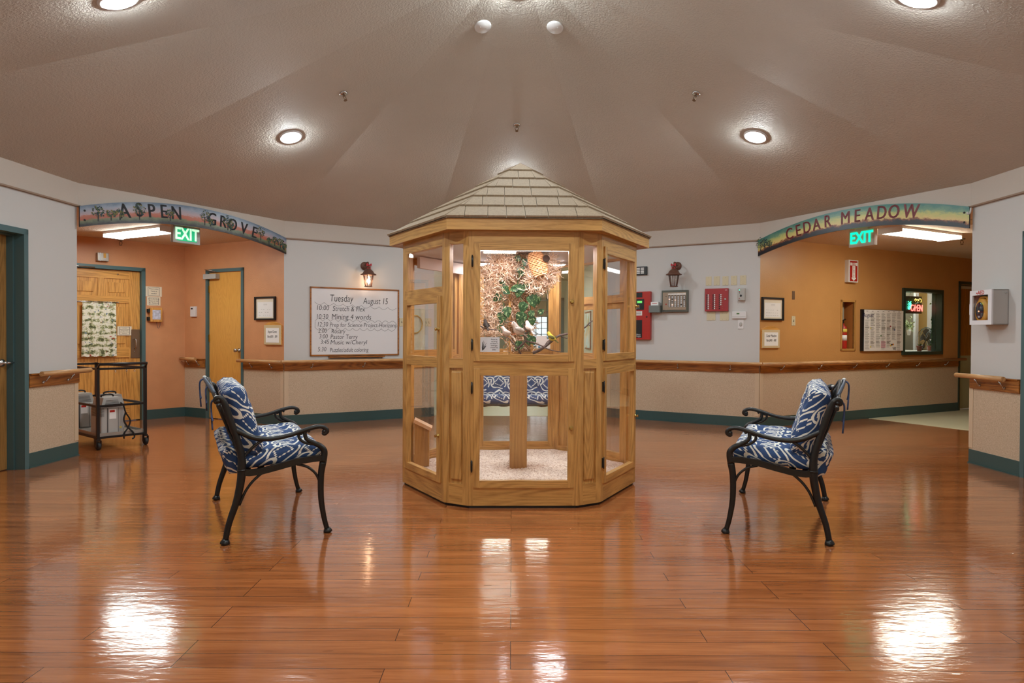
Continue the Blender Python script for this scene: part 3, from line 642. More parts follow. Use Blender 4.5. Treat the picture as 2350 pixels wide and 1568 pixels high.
# ------------------------------------------------------------------ things on the ochre hall wall
pic(WH,1747,682,1796,735,'black framed floor plan on the ochre hall wall',cream)
roomsign(WH,1746.5,756,1786,800,'Cedar Meadow room number sign left of the switch',('Cedar Meadow','Rm #401 - 408'))
plate(WH,1820.5,678,.05,.115,'narrow steel plate with black button above the ivory switch','button_plate','wall plate',dbrass)
plate(WH,1820.5,736.5,.072,.13,'ivory light switch on the ochre wall','light_switch','switch',sw=1)
s0,s1,z0,z1=sz(WH,1939,597,1961,648); r=WH.root('fire_extinguisher_sign','red and white fire extinguisher arrow sign on ochre wall','sign',s0,z0); w_=s1-s0;h_=z1-z0
MB().prism([(0,0),(w_,0),(w_,h_),(0,h_)],-.06,0,white_pl).build('sign_body',r)
mb=MB().box(.03,w_-.02,-.0615,-.06,.015,h_-.015,red_p).box(.035,w_-.025,-.063,-.0615,h_*.75,h_*.88,paper)
mb.text('FIRE',.065,red_p,w_*.52,-.0635,h_*.81,sx=.7).box(w_*.38,w_*.68,-.063,-.0615,h_*.2,h_*.74,paper).prism([(w_*.26,h_*.2),(w_*.53,h_*.06),(w_*.8,h_*.2)],-.063,-.0615,paper)
for k,c in enumerate('EXTINGUISHER'): mb.text(c,.026,red_p,w_*.53,-.0635,h_*(.70-.044*k))
mb.build('lettering',r)
# recessed extinguisher cabinet
r=WH.root('extinguisher_cabinet','recessed oak framed fire extinguisher cabinet in ochre wall','cabinet',cx0,cz0); w_=cx1-cx0;h_=cz1-cz0; ff=.03
MB().box(0,ff,-.012,.02,0,h_,oak_v).box(w_-ff,w_,-.012,.02,0,h_,oak_v).box(0,w_,-.012,.02,0,ff,oak_h).box(0,w_,-.012,.02,h_-ff,h_,oak_h).build('frame',r)
mb=MB(); cw=mat('cabinet_lining',S(176,110,50),.6)
mb.box(.02,.03,.0,.22,.02,h_-.02,cw).box(w_-.03,w_-.02,0,.22,.02,h_-.02,cw).box(.02,w_-.02,.21,.22,.02,h_-.02,cw).box(.02,w_-.02,0,.22,.01,.025,cw).box(.02,w_-.02,0,.22,h_-.025,h_-.01,cw); mb.build('lining',r)
e=WH.root('fire_extinguisher','red fire extinguisher standing inside the oak wall cabinet','fire extinguisher',WH.hit(1935,750,.075)[0],cz0+.027,y=.075)
MB().lathe([(.0,0),(.05,.0),(.052,.01),(.052,.28),(.045,.32),(.02,.345),(.016,.37)],red_p,20).build('cylinder',e)
MB().lathe([(.0525,.12),(.0525,.2)],paper,20).lathe([(.0525,.24),(.0525,.29)],mat('yellow_tag',S(226,206,90),.5),20).build('label',e)
MB().tube([(0,0,.37),(0,0,.4),(-.03,-.01,.41),(.05,0,.43)],.009,black_pl,6).tube([(0,0,.385),(-.04,-.02,.36),(-.055,-.03,.25)],.007,rubber,6).build('valve_and_hose',e)
# calendar board
s0,s1,z0,z1=sz(WH,1974,710,2068,806); r=WH.root('calendar_board','large white August activity calendar on black board','calendar',s0,z0); w_=s1-s0;h_=z1-z0
MB().box(0,w_-.06,-.03,0,0,h_,black_pl).build('board',r); mb=MB().box(.05,w_,-.036,-.03,.0,h_-.005,paper)
cwid=(w_-.09)/7; rh=h_*.86/5
MBk=mat('calendar_print',S(130,128,124),.6)
for i in range(5):
    for j in range(7):
        if i==0 and j==0: continue
        x=.065+j*cwid; zt=h_*.92-i*rh
        if i==4 and j==3: mb.box(x-.005,x+cwid*.82,-.0365,-.036,zt-rh*.92,zt+.005,mat('pink_square',S(230,184,196),.6))
        if i==4 and j==5: continue
        for k in range(random.randint(6,9)): mb.box(x,x+cwid*random.uniform(.5,.82),-.0375,-.0365,zt-.016*k-.005,zt-.016*k,MBk)
mb.text('August',.09,mat('navy_print',S(46,44,84),.6),.13,-.037,h_*.86,shear=.2)
for j in range(7): mb.box(.09+j*cwid,.13+j*cwid,-.0375,-.0365,h_*.955,h_*.965,ink)
for (x,z,c) in ((.69,.13,S(230,190,60)),(.72,.15,S(40,40,60)),(.75,.155,S(224,140,50)),(.2,.55,S(220,210,120)),(.68,.6,S(160,50,60)),(.2,.1,S(90,140,160)),(.45,.37,S(120,150,110)),(.78,.52,S(90,110,150))):
    mb.ball((w_*x,-.036,h_*z),.018,mat('calendar_art_%d'%int(x*100),c,.6),(1,.1,.8),8)
mb.text('PLAN',.035,ink,w_*.78,-.037,h_*.075).text('TIME',.035,ink,w_*.78,-.037,h_*.035); mb.build('calendar_sheet',r)
# office window and the room behind it
r=WH.root('window_1','','',0,0); del r['category'],r['label']; r['kind']='structure'; r['label']='dark green framed office window'
f=.05; MB().box(wx0,wx0+f,-.03,.13,wz0,wz1,dteal).box(wx1-f,wx1,-.03,.13,wz0,wz1,dteal).box(wx0+f,wx1-f,-.03,.13,wz0,wz0+f,dteal).box(wx0+f,wx1-f,-.03,.13,wz1-f,wz1,dteal).build('window_frame',r)
wire=glass_mat('wired_glass',(.9,.93,.92,1),extra=.03); MB().box(wx0+f,wx1-f,.06,.066,wz0+f,wz1-f,wire).build('window_pane',r)
OB=0.95 # depth of the office
struct(MB().box(wx0-1.2,wx1+2.3,OB,OB+.1,0,2.5,mat('office_wall',S(198,166,96),.6),T_of(WH)).build('wall_office_back')); 
struct(MB().box(wx0-1.3,wx0-1.2,.12,OB,0,2.5,mat('office_grey',S(150,148,136),.6),T_of(WH)).box(wx1+2.2,wx1+2.3,.12,OB,0,2.5,mat('office_pale',S(206,214,206),.6),T_of(WH)).build('wall_office_sides'))
struct(MB().box(wx0-1.2,wx1+2.3,.12,OB,2.44,2.5,popcorn,T_of(WH)).build('ceiling_office'))
lp=thing('office_fill_light','unseen square light added to brighten the office behind the window','ceiling light',WH.pt((wx0+wx1)/2+.6,.5,2.42),WH.ang); MB().box(-.3,.3,-.3,.3,-.02,.02,emis('office_fill_lens',(.9,1,.95,1),18)).build('lens',lp)  # unseen light added to brighten the office room
ob=lambda px: WH.hit(px,740,OB-.06)[0]
struct(MB().box(ob(2070),ob(2096),OB-.06,OB,0,2.44,mat('office_taupe',S(130,128,112),.6),T_of(WH)).box(ob(2096),ob(2103),OB-.10,OB,0,2.44,white_pl,T_of(WH)).box(ob(2135),ob(2160),OB-.10,OB,0,2.44,white_pl,T_of(WH)).build('wall_office_posts'))
# neon sign
ns,nz=WH.hit(2097,700,.25); r=WH.root('open_sign','neon open sign hanging in the office window','neon sign',ns,nz,y=.25)
MB().box(-.22,.22,0,.02,-.14,.14,black_pl).tube([(-.1,.01,.14),(0,.01,.34)],.002,ink,4).tube([(.1,.01,.14),(0,.01,.34)],.002,ink,4).build('backing',r)
MB().text('OPEN',.15,red_g,.06,-.012,-.055,sx=.85,ext=.004,weight=.002).build('open_tubes',r)
MB().tube([(-.02,-.012,.05),(.03,-.012,.1),(.08,-.012,.05),(.13,-.012,.1),(.18,-.012,.09),(.18,-.012,.05),(.13,-.012,.06),(.08,-.012,.09),(.03,-.012,.06),(.0,-.012,.04)],.005,yel_g,6,4).build('amber_tube',r)
mb=MB()
for k in range(14): mb.tube([(-.15+random.uniform(-.05,.05),-.012,random.uniform(-.08,.06)),(-.13+random.uniform(-.05,.06),-.012,random.uniform(-.08,.08))],.005,grn_n,5)
mb.build('green_tubes',r)
leafm=mat('ivy_green',S(70,110,60),.5,var=.3,vscale=30); flow=mat('blossom_green_white',S(190,210,170),.6)
def leafpts(L,Wd,n=5):
    return [(0,0)]+[(Wd/2*math.sin(math.pi*(k/n)**.7),L*k/n) for k in range(1,n)]+[(0,L)]+[(-Wd/2*math.sin(math.pi*(k/n)**.7),L*k/n) for k in range(n-1,0,-1)]
def leaf(mb,p,d,L,Wd,m,up=Vector((0,-1,0)),m2=None):
    d=Vector(d).normalized(); sx=d.cross(up); 
    if sx.length<.05: sx=d.orthogonal()
    sx.normalize(); nn=sx.cross(d); p=Vector(p); n=6; C=[];A=[];B=[]
    for k in range(n+1):
        t=k/n; wd=Wd/2*math.sin(math.pi*min(1,t**.62))**.8 if 0<t<1 else 0
        c=p+d*L*t-nn*L*.18*t*t; C.append(c); A.append(c+sx*wd+nn*wd*.25); B.append(c-sx*wd+nn*wd*.25)
    va=[mb.bm.verts.new(v) for v in A]; vc=[mb.bm.verts.new(v) for v in C]; vb=[mb.bm.verts.new(v) for v in B]; i=mb.mi(m)
    for k in range(n):
        for q in ((va[k],vc[k],vc[k+1],va[k+1]),(vc[k],vb[k],vb[k+1],vc[k+1])):
            f_=mb.bm.faces.new(q); f_.material_index=i; f_.smooth=True
def bunch(W,px,py,y,label,name,cat,n,sp,m,L=.04):
    s_,z_=W.hit(px,py,y); r=W.root(name,label,cat,s_,z_,y=y); mb=MB()
    for k in range(n):
        p=Vector((random.gauss(0,sp[0]),random.gauss(0,.02),random.gauss(0,sp[1]))); mb.tube([(0,0,-sp[1]),tuple(p)],.0015,leafm,3); leaf(mb,p,(random.uniform(-1,1),random.uniform(-.5,.2),random.uniform(-.3,1)),L,L*.7,m)
    mb.build('foliage',r,recalc=False); return r
bunch(WH,2098,694,.2,'green ivy draped over the top of the neon sign','ivy','plant',26,(.07,.03),leafm)
r=bunch(WH,2086,748,.6,'white blossom plant at left in the office','blossom_plant','plant',70,(.07,.05),flow); MB().lathe([(.022,-.16),(.032,-.11),(.034,-.06)],white_pl,14).build('vase',r)
bunch(WH,2143,690,.12,'pale leaf sprig high at right of the office window','ivy_sprig','plant',14,(.015,.07),mat('pale_leaf',S(150,170,80),.5))
s_,z_=WH.hit(2138,770,.12); r=WH.root('ivy_garland','thin ivy garland hanging down the window side','plant',s_,z_,y=.12); mb=MB().tube([(0,0,.32),(.01,0,.1),(-.01,0,-.1)],.002,leafm,4)
for k in range(22): leaf(mb,(random.gauss(0,.01),0,.3-.019*k),(random.uniform(-1,1),-.2,-.3),.045,.03,leafm)
mb.build('foliage',r,recalc=False)
s_,z_=WH.hit(2122,778,.55); r=WH.root('desk_fan','round dark desk fan behind the office window','fan',s_,z_,y=.55)
T=Matrix.Rotation(R_(78),4,'X')@Matrix.Identity(4)
mb=MB()
for k in range(56):
    a=2*math.pi*k/56; mb.tube([(.03*math.cos(a),-.1,.03*math.sin(a)),(.15*math.cos(a),-.085,.15*math.sin(a)),(.2*math.cos(a),-.03,.2*math.sin(a)),(.15*math.cos(a),.05,.15*math.sin(a))],.002,mat('fan_teal',S(50,76,78),.4),4,2)
for rr_,yy_ in ((.2,-.03),(.13,-.09)): mb.tube([(rr_*math.cos(a),yy_,rr_*math.sin(a)) for a in [2*math.pi*k/32 for k in range(33)]],.004,mat('fan_teal',(0,0,0,1)),5)
mb.build('cage',r); mb=MB()
for k in range(5):
    a=2*math.pi*k/5; c,q=math.cos(a),math.sin(a); c2,q2=math.cos(a+.9),math.sin(a+.9); c3,q3=math.cos(a+.45),math.sin(a+.45); mb.poly([(.02*c,-.03,.02*q),(.17*c,-.05,.17*q),(.18*c3,-.03,.18*q3),(.15*c2,-.01,.15*q2)],dgrey)
mb.ball((0,-.03,0),.04,black_pl).build('blades',r,recalc=False); MB().tube([(0,.04,-.1),(0,.05,-.3)],.02,black_pl).lathe([(.12,-.33),(.12,-.3),(.02,-.28)],black_pl,20).build('stand',r)
struct(MB().box(wx0-.2,wx1+.3,.13,.9,wz0+.02,wz0+.05,white_pl,T_of(WH)).build('trim_office_counter'))
for px,lb in ((2110,'left terracotta pot with small cactus on the office sill'),(2135,'right terracotta pot with small cactus on the office sill')):
    s_,_=WH.hit(px,800,.2); r=WH.root('cactus_pot',lb,'potted plant',s_,wz0+.05,'terracotta pots on the sill',y=.2)
    MB().lathe([(.0,0),(.032,0),(.042,.07),(.046,.07),(.046,.085),(.03,.085)],mat('terracotta',S(130,70,56),.6),16).build('pot',r)
    mb=MB()
    for k in range(12): leaf(mb,(0,0,.08),(random.uniform(-1,1),random.uniform(-1,1),1),.05,.015,leafm)
    mb.build('cactus',r,recalc=False)
# ------------------------------------------------------------------ AED cabinet on the right wall
ya=W6.hit(2315,700)[0]; 
def onx(px,py,y): return W6.hit(px,py,y)
n0=onx(2225,745,-.155)[0]; n1=onx(2275,745,-.155)[0]; zt=onx(2275,664,-.155)[1]; zb=onx(2275,745,-.155)[1]
r=W6.root('defibrillator_cabinet','white wall cabinet lettered AED with window on right wall','defibrillator cabinet',n0,zb); w_=n1-n0;h_=zt-zb
cab=mat('cabinet_grey_enamel',S(186,182,178),.4); fw=mat('cabinet_white_enamel',S(228,228,232),.3)
MB().box(0,.008,-.14,0,0,h_,cab).box(w_-.008,w_,-.14,0,0,h_,cab).box(0,w_,-.008,0,0,h_,cab).box(0,w_,-.14,0,0,.008,cab).box(0,w_,-.14,0,h_-.008,h_,cab).build('body',r)
mb=MB().box(0,w_*.12,-.155,-.14,0,h_,fw).box(w_*.84,w_,-.155,-.14,0,h_,fw).box(w_*.12,w_*.84,-.155,-.14,0,h_*.13,fw).box(w_*.12,w_*.84,-.155,-.14,h_*.86,h_,fw)
d=mb.build('door',r); MB().box(w_*.12,w_*.84,-.152,-.149,h_*.13,h_*.86,glass).build('window_pane',d)
MB().text('AED',.05,red_p,w_*.52,-.1555,h_*.925,sx=.9,weight=.001).build('lettering',d); MB().prism([(w_*.31,h_*.90),(w_*.335,h_*.87+.012),(w_*.36,h_*.90),(w_*.36,h_*.94),(w_*.335,h_*.932),(w_*.31,h_*.94)],-.157,-.155,red_p).build('heart_symbol',d)
MB().box(-.012,0,-.15,-.12,h_*.3,h_*.62,fw).build('side_latch',r); T=Matrix.Translation((w_,-.028,h_*.9))@Matrix.Rotation(R_(90),4,'Y'); MB().lathe([(.009,0),(.008,.006),(.003,.007)],chrome,12,T).build('screw',r)
e=W6.root('defibrillator','yellow oval defibrillator with black screen inside the cabinet','defibrillator',n0+w_*.36,zb+.01,y=-.100)
Y=mat('yellow_case',S(206,150,52),.5); MB().lathe([(0,-.035),(.08,-.035),(.09,-.02),(.09,.02),(.08,.03),(0,.03)],Y,28,Matrix.Translation((0.01,0,h_*.37))@Matrix.Diagonal((1,1,1.28,1))@Matrix.Rotation(R_(90),4,'X')).tube([(-.05,0,h_*.62),(-.03,0,h_*.76),(.05,0,h_*.76),(.07,0,h_*.6)],.012,Y,8,3).build('case',e)
MB().lathe([(0,0),(.055,0),(.052,.006),(0,.008)],mat('navy_screen',S(30,34,48),.2),28,Matrix.Translation((0.0,-.033,h_*.38))@Matrix.Diagonal((.92,1,1.45,1))@Matrix.Rotation(R_(90),4,'X')).ball((0,-.04,h_*.36),.008,emis('orange_heart',(1,.35,.1,1),1.0)).ball((0,-.038,h_*.2),.016,grey_pl,(1,.4,.6)).build('control_face',e)
# white hook at the sign's right end
r=W6.root('wall_hook','white adhesive hook at top right beside the meadow sign','hook',.02,2.44,y=-.03); MB().tube([(0,.0,.03),(0,-.01,-.02),(0,-.03,-.03),(0,-.035,-.01)],.008,white_pl,8,3).build('hook_body',r)
# ------------------------------------------------------------------ painted arch signs
def arch_sign(W,name,label,mats_,words,col,trees,seed):
    random.seed(seed); r=W.root(name,label,'sign',0,0,y=-.03); L=W.L
    zb_=lambda s:2.27+.175*(1-(2*s/L-1)**2); zt_=lambda s:2.478+.195*(1-(2*s/L-1)**2)
    n=48; mb=MB(); uvs=[]
    uvl=mb.bm.loops.layers.uv.new('UVMap'); i=mb.mi(mats_)
    cols=[]
    for k in range(n+1):
        s=.004+(L-.008)*k/n; cols.append([mb.bm.verts.new((s,y,z)) for y,z in ((-.018,zb_(s)),(-.018,zt_(s)),(0,zt_(s)),(0,zb_(s)))])
    vv=[0,1,1,0]
    for k in range(n):
        for j in range(4):
            a,b,c,d=cols[k][j],cols[k+1][j],cols[k+1][(j+1)%4],cols[k][(j+1)%4]; f_=mb.bm.faces.new((a,b,c,d)); f_.material_index=i
            for lp_,(uu,vx) in zip(f_.loops,((k/n,vv[j]),((k+1)/n,vv[j]),((k+1)/n,vv[(j+1)%4]),(k/n,vv[(j+1)%4]))): lp_[uvl].uv=(uu,vx)
    mb.bm.faces.new(cols[0]).material_index=i; mb.bm.faces.new(cols[-1][::-1]).material_index=i
    mb.build('painted_board',r)
    mb=MB()
    for ch,sx_,v,h in words:
        s=W.hit(sx_,500,-.05)[0]; z=zb_(s)*(1-v)+zt_(s)*v; an=math.atan(-(.185*4*(2*s/L-1))/L)
        for dx in (-.004,0,.004): mb.text(ch,h,col,s+dx,-.0195-abs(dx)*.05,z,T=Matrix.Rotation(-an,4,'Y'),sx=.80,ext=.001)
    mb.build('lettering',r)
    if trees:
        mb=MB(); gm=[mat('leaf_dark',S(26,44,36),.6),mat('leaf_mid',S(60,84,50),.6),mat('leaf_blue',S(40,74,84),.6),mat('leaf_gold',S(120,112,56),.6)]
        for tx,h in trees:
            s=tx*L; z=zb_(s)+.035; mb.box(s-.006,s+.006,-.0200,-.0185,z,z+h*.55,ink)
            for k in range(60):
                a=random.uniform(0,6.28); q=random.random()**.5*h*.42; cx_,cz_=s+q*math.cos(a),z+h*.62+q*math.sin(a)*.85; e_=.011*random.uniform(.6,1.2)
                ph=random.uniform(0,1.5); mb.poly([(cx_+e_*math.cos(ph+t_),-.0205-.00002*k,cz_+e_*math.sin(ph+t_)) for t_ in (0,2.1,4.2)],random.choice(gm))
        mb.build('painted_trees',r,recalc=False)
    for s,v in ((.05,.3),(.05,.75),(L-.05,.25),(L-.05,.7)): MB().ball((s,-.019,zb_(s)*(1-v)+zt_(s)*v),.011,ink,(1,.4,1),8).build('bolt',r)
def paint(name,stops,wob=.10,sc_=3):
    t=NT(name); uv=t.co('UV'); s=t.n('ShaderNodeSeparateXYZ',i_0=uv); m=t.map(uv,(9,1.2,1)); nz=t.noise(m,sc_,4,.6); n2=t.noise(t.map(uv,(26,5,1)),4,5,.7)
    v=t.math('ADD',s.outputs[1],t.math('ADD',t.math('MULTIPLY',t.math('SUBTRACT',nz,.5),wob*4),t.math('MULTIPLY',t.math('SUBTRACT',n2,.5),wob*1.6)))
    t.set(t.b.inputs['Base Color'],t.ramp(v,stops)); t.b.inputs['Roughness'].default_value=.3; return t.m
asp=paint('aspen_painting',[(.06,S(34,22,24)),(.14,S(70,76,58)),(.27,S(106,110,76)),(.33,S(168,84,58)),(.48,S(170,96,72)),(.55,S(172,148,152)),(.8,S(134,146,164)),(.97,S(94,112,134))],.08)
ced=paint('meadow_painting',[(.06,S(22,26,34)),(.2,S(40,34,40)),(.27,S(130,70,40)),(.34,S(214,190,120)),(.55,S(190,190,110)),(.72,S(110,150,120)),(.95,S(60,120,112))],.12)
arch_sign(WO1,'aspen_sign','arched painted board lettered ASPEN GROVE over the orange alcove',asp,[('A',286,.55,.22),('S',320,.6,.21),('P',348,.56,.21),('E',376,.56,.21),('N',405,.54,.21),('G',487,.52,.21),('R',512,.52,.20),('O',534,.5,.20),('V',560,.48,.20),('E',584,.46,.20)],ink,[(.07,.16),(.12,.12),(.155,.12),(.235,.17),(.37,.13),(.535,.18),(.565,.09),(.655,.18),(.67,.12),(.84,.17),(.89,.08),(.925,.12),(.96,.13),(.985,.09)],3)
mred=mat('maroon_letter_paint',S(120,24,30),.35)
wd=[('C',1812,.5),('E',1832,.52),('D',1852,.54),('A',1874,.54),('R',1899,.57),('M',1940,.55),('E',1967,.56),('A',1995,.57),('D',2023,.59),('O',2051,.6),('W',2090,.6)]
arch_sign(WO5,'meadow_sign','arched painted board lettered CEDAR MEADOW over the ochre hall',ced,[(c,s,v,.205) for c,s,v in wd],mred,[(.02,.2),(.045,.15),(.075,.1)],4)
# ------------------------------------------------------------------ ceiling fixtures
def zceil(x,y):
    best=9
    for a,b in zip(verts,verts[1:]+verts[:1]):
        a,b=Vector((*a,ZC)),Vector((*b,ZC)); nn=(b-a).cross(Vector(AP)-a); best=min(best,a.z-(nn.x*(x-a.x)+nn.y*(y-a.y))/nn.z)
    return best
def on_ceil(px,py):
    d=ray(px,py); t=2.0
    while t<14:
        P=CO+d*t
        if P.z>zceil(P.x,P.y): break
        t+=.004
    e=.05; gx=(zceil(P.x+e,P.y)-zceil(P.x-e,P.y))/(2*e); gy=(zceil(P.x,P.y+e)-zceil(P.x,P.y-e))/(2*e)
    nn=Vector((gx,gy,-1)).normalized(); q=nn.to_track_quat('-Z','Y').to_euler(); return P,q
def downlight(P,q,label):
    r=thing('downlight',label,'recessed light',P,0,'recessed downlights in the vaulted ceiling',rot=q)
    MB().lathe([(.086,-.001),(.088,-.012),(.112,-.014),(.122,-.006),(.122,.0)],white_pl,32).build('trim_ring',r)
    MB().lathe([(.088,-.011),(.078,-.022),(.055,-.033),(.0,-.038)],lens,32).build('lens',r)
for (px,py),lb in (((667,314),'round recessed ceiling light left of the aviary roof'),((1734,313),'round recessed ceiling light right of the aviary roof'),((271,0),'large round recessed light at the top left edge of the photo'),((2108,-4),'large round recessed light at the top right edge of the photo')):
    P,q=on_ceil(px,py); downlight(P,q,lb)
for P2,lb in (((.04,8.55),'round recessed ceiling light hidden behind the aviary roof peak'),((0.04,2.75),'round recessed ceiling light above the photographer'),((.04,5.885),'round ceiling light at the top of the vault')):
    x,y=P2; e=.05; gx=(zceil(x+e,y)-zceil(x-e,y))/(2*e); gy=(zceil(x,y+e)-zceil(x,y-e))/(2*e); nn=Vector((gx,gy,-1)).normalized()
    z=zceil(x,y); 
    downlight(Vector((x,y,z)),nn.to_track_quat('-Z','Y').to_euler(),lb)
for (px,py),lb in (((1108,60),'left round white cover plate high on the ceiling'),((1274,62),'right round white cover plate high on the ceiling')):
    P,q=on_ceil(px,py); r=thing('ceiling_cover_plate',lb,'cover plate',P,0,'round white ceiling covers',rot=q); MB().lathe([(.078,0),(.078,-.01),(.07,-.018),(0,-.022)],white_pl,28).ball((.03,0,-.021),.004,grey_pl,seg=6).ball((-.03,0,-.021),.004,grey_pl,seg=6).build('cover',r)
def sprinkler(P,q,lb):
    r=thing('sprinkler_head',lb,'sprinkler',P,0,'fire sprinkler heads',rot=q if q else (0,0,0))
    MB().lathe([(.04,0),(.04,-.008),(.03,-.016),(.016,-.02)],chrome,18).build('escutcheon',r)
    MB().tube([(0,0,-.015),(0,0,-.03)],.012,dbrass).tube([(.012,0,-.03),(.02,0,-.05),(.006,0,-.075)],.004,dbrass,5,2).tube([(-.012,0,-.03),(-.02,0,-.05),(-.006,0,-.075)],.004,dbrass,5,2).lathe([(.018,-.082),(.018,-.078)],dbrass,12).build('nozzle',r)
for (px,py),lb in (((788,214),'sprinkler head on the ceiling left of centre'),((1598,214),'sprinkler head on the ceiling right of centre'),((1186,287),'sprinkler head on the ceiling above the aviary peak')):
    P,q=on_ceil(px,py); sprinkler(P,q,lb)
sprinkler(Vector((5.95,8.95,2.52)),None,'sprinkler head beside the light in the ochre hall'); sprinkler(Vector((-5.33,9.2,2.49)),None,'sprinkler head beside the light in the orange alcove')
def fixture(loc,ang,L,Wd,lm,lb,name='fluorescent_light'):
    r=thing(name,lb,'fluorescent light',loc,ang); MB().box(-L/2,L/2,-Wd/2,Wd/2,-.03,0,white_pl).box(-L/2-.01,-L/2,-Wd/2,Wd/2,-.07,0,white_pl).box(L/2,L/2+.01,-Wd/2,Wd/2,-.07,0,white_pl).build('housing',r)
    MB().prism([(-L/2,-.03),(L/2,-.03),(L/2,-.06),(-L/2,-.06)],-Wd/2+.01,Wd/2-.01,lm).build('diffuser',r)
fixture((-4.57,8.31,2.489),math.atan2(.478,-.878),1.12,.26,fluo_cool,'fluorescent ceiling light in the orange alcove')
fixture((5.03,8.33,2.519),WH.ang,1.22,.30,fluo_warm,'fluorescent ceiling light in the ochre hall')
fixture((0.05,-.05,2.499),R_(90),1.22,.5,fluo_warm,'unseen fluorescent fill light added in the near hall behind the camera'); fixture((-.50,-4.3,2.499),R_(90),1.22,.2,fluo_warm,'second unseen fluorescent light added further back in the near hall')  # unseen lights added for frontal fill and streak reflections in the glass
fixture((.1,12.6,2.5),0,1.22,.3,fluo_warm,'fluorescent ceiling light in the hall behind the aviary'); fixture((.1,19,2.5),0,1.22,.3,fluo_cool,'fluorescent ceiling light at the end of the far hall')
def exit_hang(loc,ang,lb,body,txt,bg):
    r=thing('exit_sign',lb,'exit sign',loc,ang); MB().box(-.08,.08,.0,.05,.2,.225,white_pl).build('mount',r)
    MB().box(-.17,.17,0,.05,0,.2,body,bev=.003).build('sign_box',r); mb=MB()
    if bg: mb.box(-.125,.125,-.004,.0,.025,.175,bg)
    mb.text('EXIT',.19,txt,0,-.006,.10,sx=.78,ext=.002,weight=.004).build('letters',r)
exit_hang((-3.79,7.87,2.265),WO1.ang,'green EXIT sign with pale letters under the ASPEN GROVE board',grey_pl,emis('pale_green_letter',(.6,1,.7,1),.75,S(210,240,200)),emis('green_panel_glow',(0,.8,.35,1),.35,S(20,150,90)))
exit_hang((4.18,8.10,2.30),WO5.ang,'white EXIT sign with glowing green letters under the CEDAR MEADOW board',white_pl,emis('bright_green_letter',(.0,1,.6,1),1.0,S(20,220,150)),None)
r=thing('smoke_detector','round smoke detector at left of the alcove ceiling','smoke detector',(-4.75,7.60,2.49)); MB().lathe([(.07,0),(.07,-.02),(.05,-.04),(0,-.042)],white_pl,22).build('cover',r)
r=thing('smoke_detector','round smoke detector at right of the ochre hall ceiling','smoke detector',(5.05,7.55,2.52)); MB().lathe([(.09,0),(.09,-.02),(.06,-.045),(0,-.05)],white_pl,22).build('cover',r)
# ------------------------------------------------------------------ aviary
GX,GY,GR=.062,5.62,.0224
HS,CC=1.012,.118; APO=HS*math.sqrt(3)/2; NAPO=HS-CC/2; WW=HS-2*CC; NW=CC*math.sqrt(3)
av=thing('aviary','hexagonal oak and glass aviary with cedar shingle roof in the room centre','aviary',(GX,GY,0),GR)
def face_root(th,ap): # local frame matrix for a side; x to the right seen from outside, y inwards
    return (ap*math.sin(th),-ap*math.cos(th),0),th
hw=WW/2; TH=.045
def knob_at(parent,x,z):
    T=Matrix.Translation((x,-.012,z))@Matrix.Rotation(R_(90),4,'X'); MB().lathe([(.015,0),(.015,.004),(.006,.008),(.006,.016),(.012,.022),(.010,.028)],brass,14,T).build('door_knob',parent)
def hinge_at(parent,x,z):
    MB().box(x-.006,x+.006,-.014,-.0005,z-.035,z+.035,black_iron).tube([(x,-.014,z-.042),(x,-.014,z+.042)],.004,black_iron,6).build('hinge',parent)
def door(parent,x0,x1,z0,z1,st_,knob,hz,name='door',mid=None,gap=.0,knobs=None):
    mb=MB(); y0,y1=-.012,.028; b=.05
    mb.box(x0,x0+st_,y0,y1,z0,z1,oak_v,bev=.002).box(x1-st_,x1,y0,y1,z0,z1,oak_v,bev=.002).box(x0+st_,x1-st_,y0,y1,z1-b,z1,oak_h).box(x0+st_,x1-st_,y0,y1,z0,z0+b,oak_h)
    if mid: mb.box(x0+st_,x1-st_,y0,y1,mid[0],mid[1],oak_h)
    d=mb.build(name,parent); 
    if mid:
        MB().box(x0+st_-.005,x1-st_+.005,.006,.010,z0+b-.005,mid[0]+.005,glass).build('glass_pane',d); MB().box(x0+st_-.005,x1-st_+.005,.006,.010,mid[1]-.005,z1-b+.005,glass).build('glass_pane',d)
    else: MB().box(x0+st_-.005,x1-st_+.005,.006,.010,z0+b-.005,z1-b+.005,glass).build('glass_pane',d)
    for kx,kz in (knobs or [knob]): knob_at(d,kx,kz)
    for h in hz: hinge_at(d,h[0],h[1])
    return d
def wide_face(th,kind):
    loc,rz=face_root(th,APO); e=bpy.data.objects.new('side_panel',None); 
    mb=MB(); s=.038
    mb.box(-hw,-hw+s,0,TH,.02,1.955,oak_v).box(hw-s,hw,0,TH,.02,1.955,oak_v).box(-hw+s,hw-s,0,TH,1.868,1.955,oak_h).box(-hw+s,hw-s,0,TH,.02,.150,oak_h)
    if kind=='A': mb.box(-hw+s,hw-s,0,TH,.985,1.04,oak_h)
    else:
        mb.box(-hw+s,hw-s,0,TH,1.505,1.572,oak_h).box(-hw+s,-hw+s+.06,0,TH,1.572,1.868,oak_v)
    f=mb.build('side_panel',av,loc,rz)
    if kind=='A':
        door(f,-.350,.358,1.038,1.868,.044,(.337,1.46),[(-.362,1.74),(-.362,1.155)],'upper_door')
        door(f,-.350,.358,.148,.988,.044,(.337,.57),[(-.362,.852),(-.362,.30)],'lower_door')
    else:
        MB().box(-hw+s,hw-s,.006,.010,1.568,1.872,glass).build('glass_pane',f)
        door(f,-.338,.345,.150,1.505,.06,(.3,1.26),[],'tall_door',(.985,1.058),knobs=[(.32,1.262),(.32,.49)])
    return f
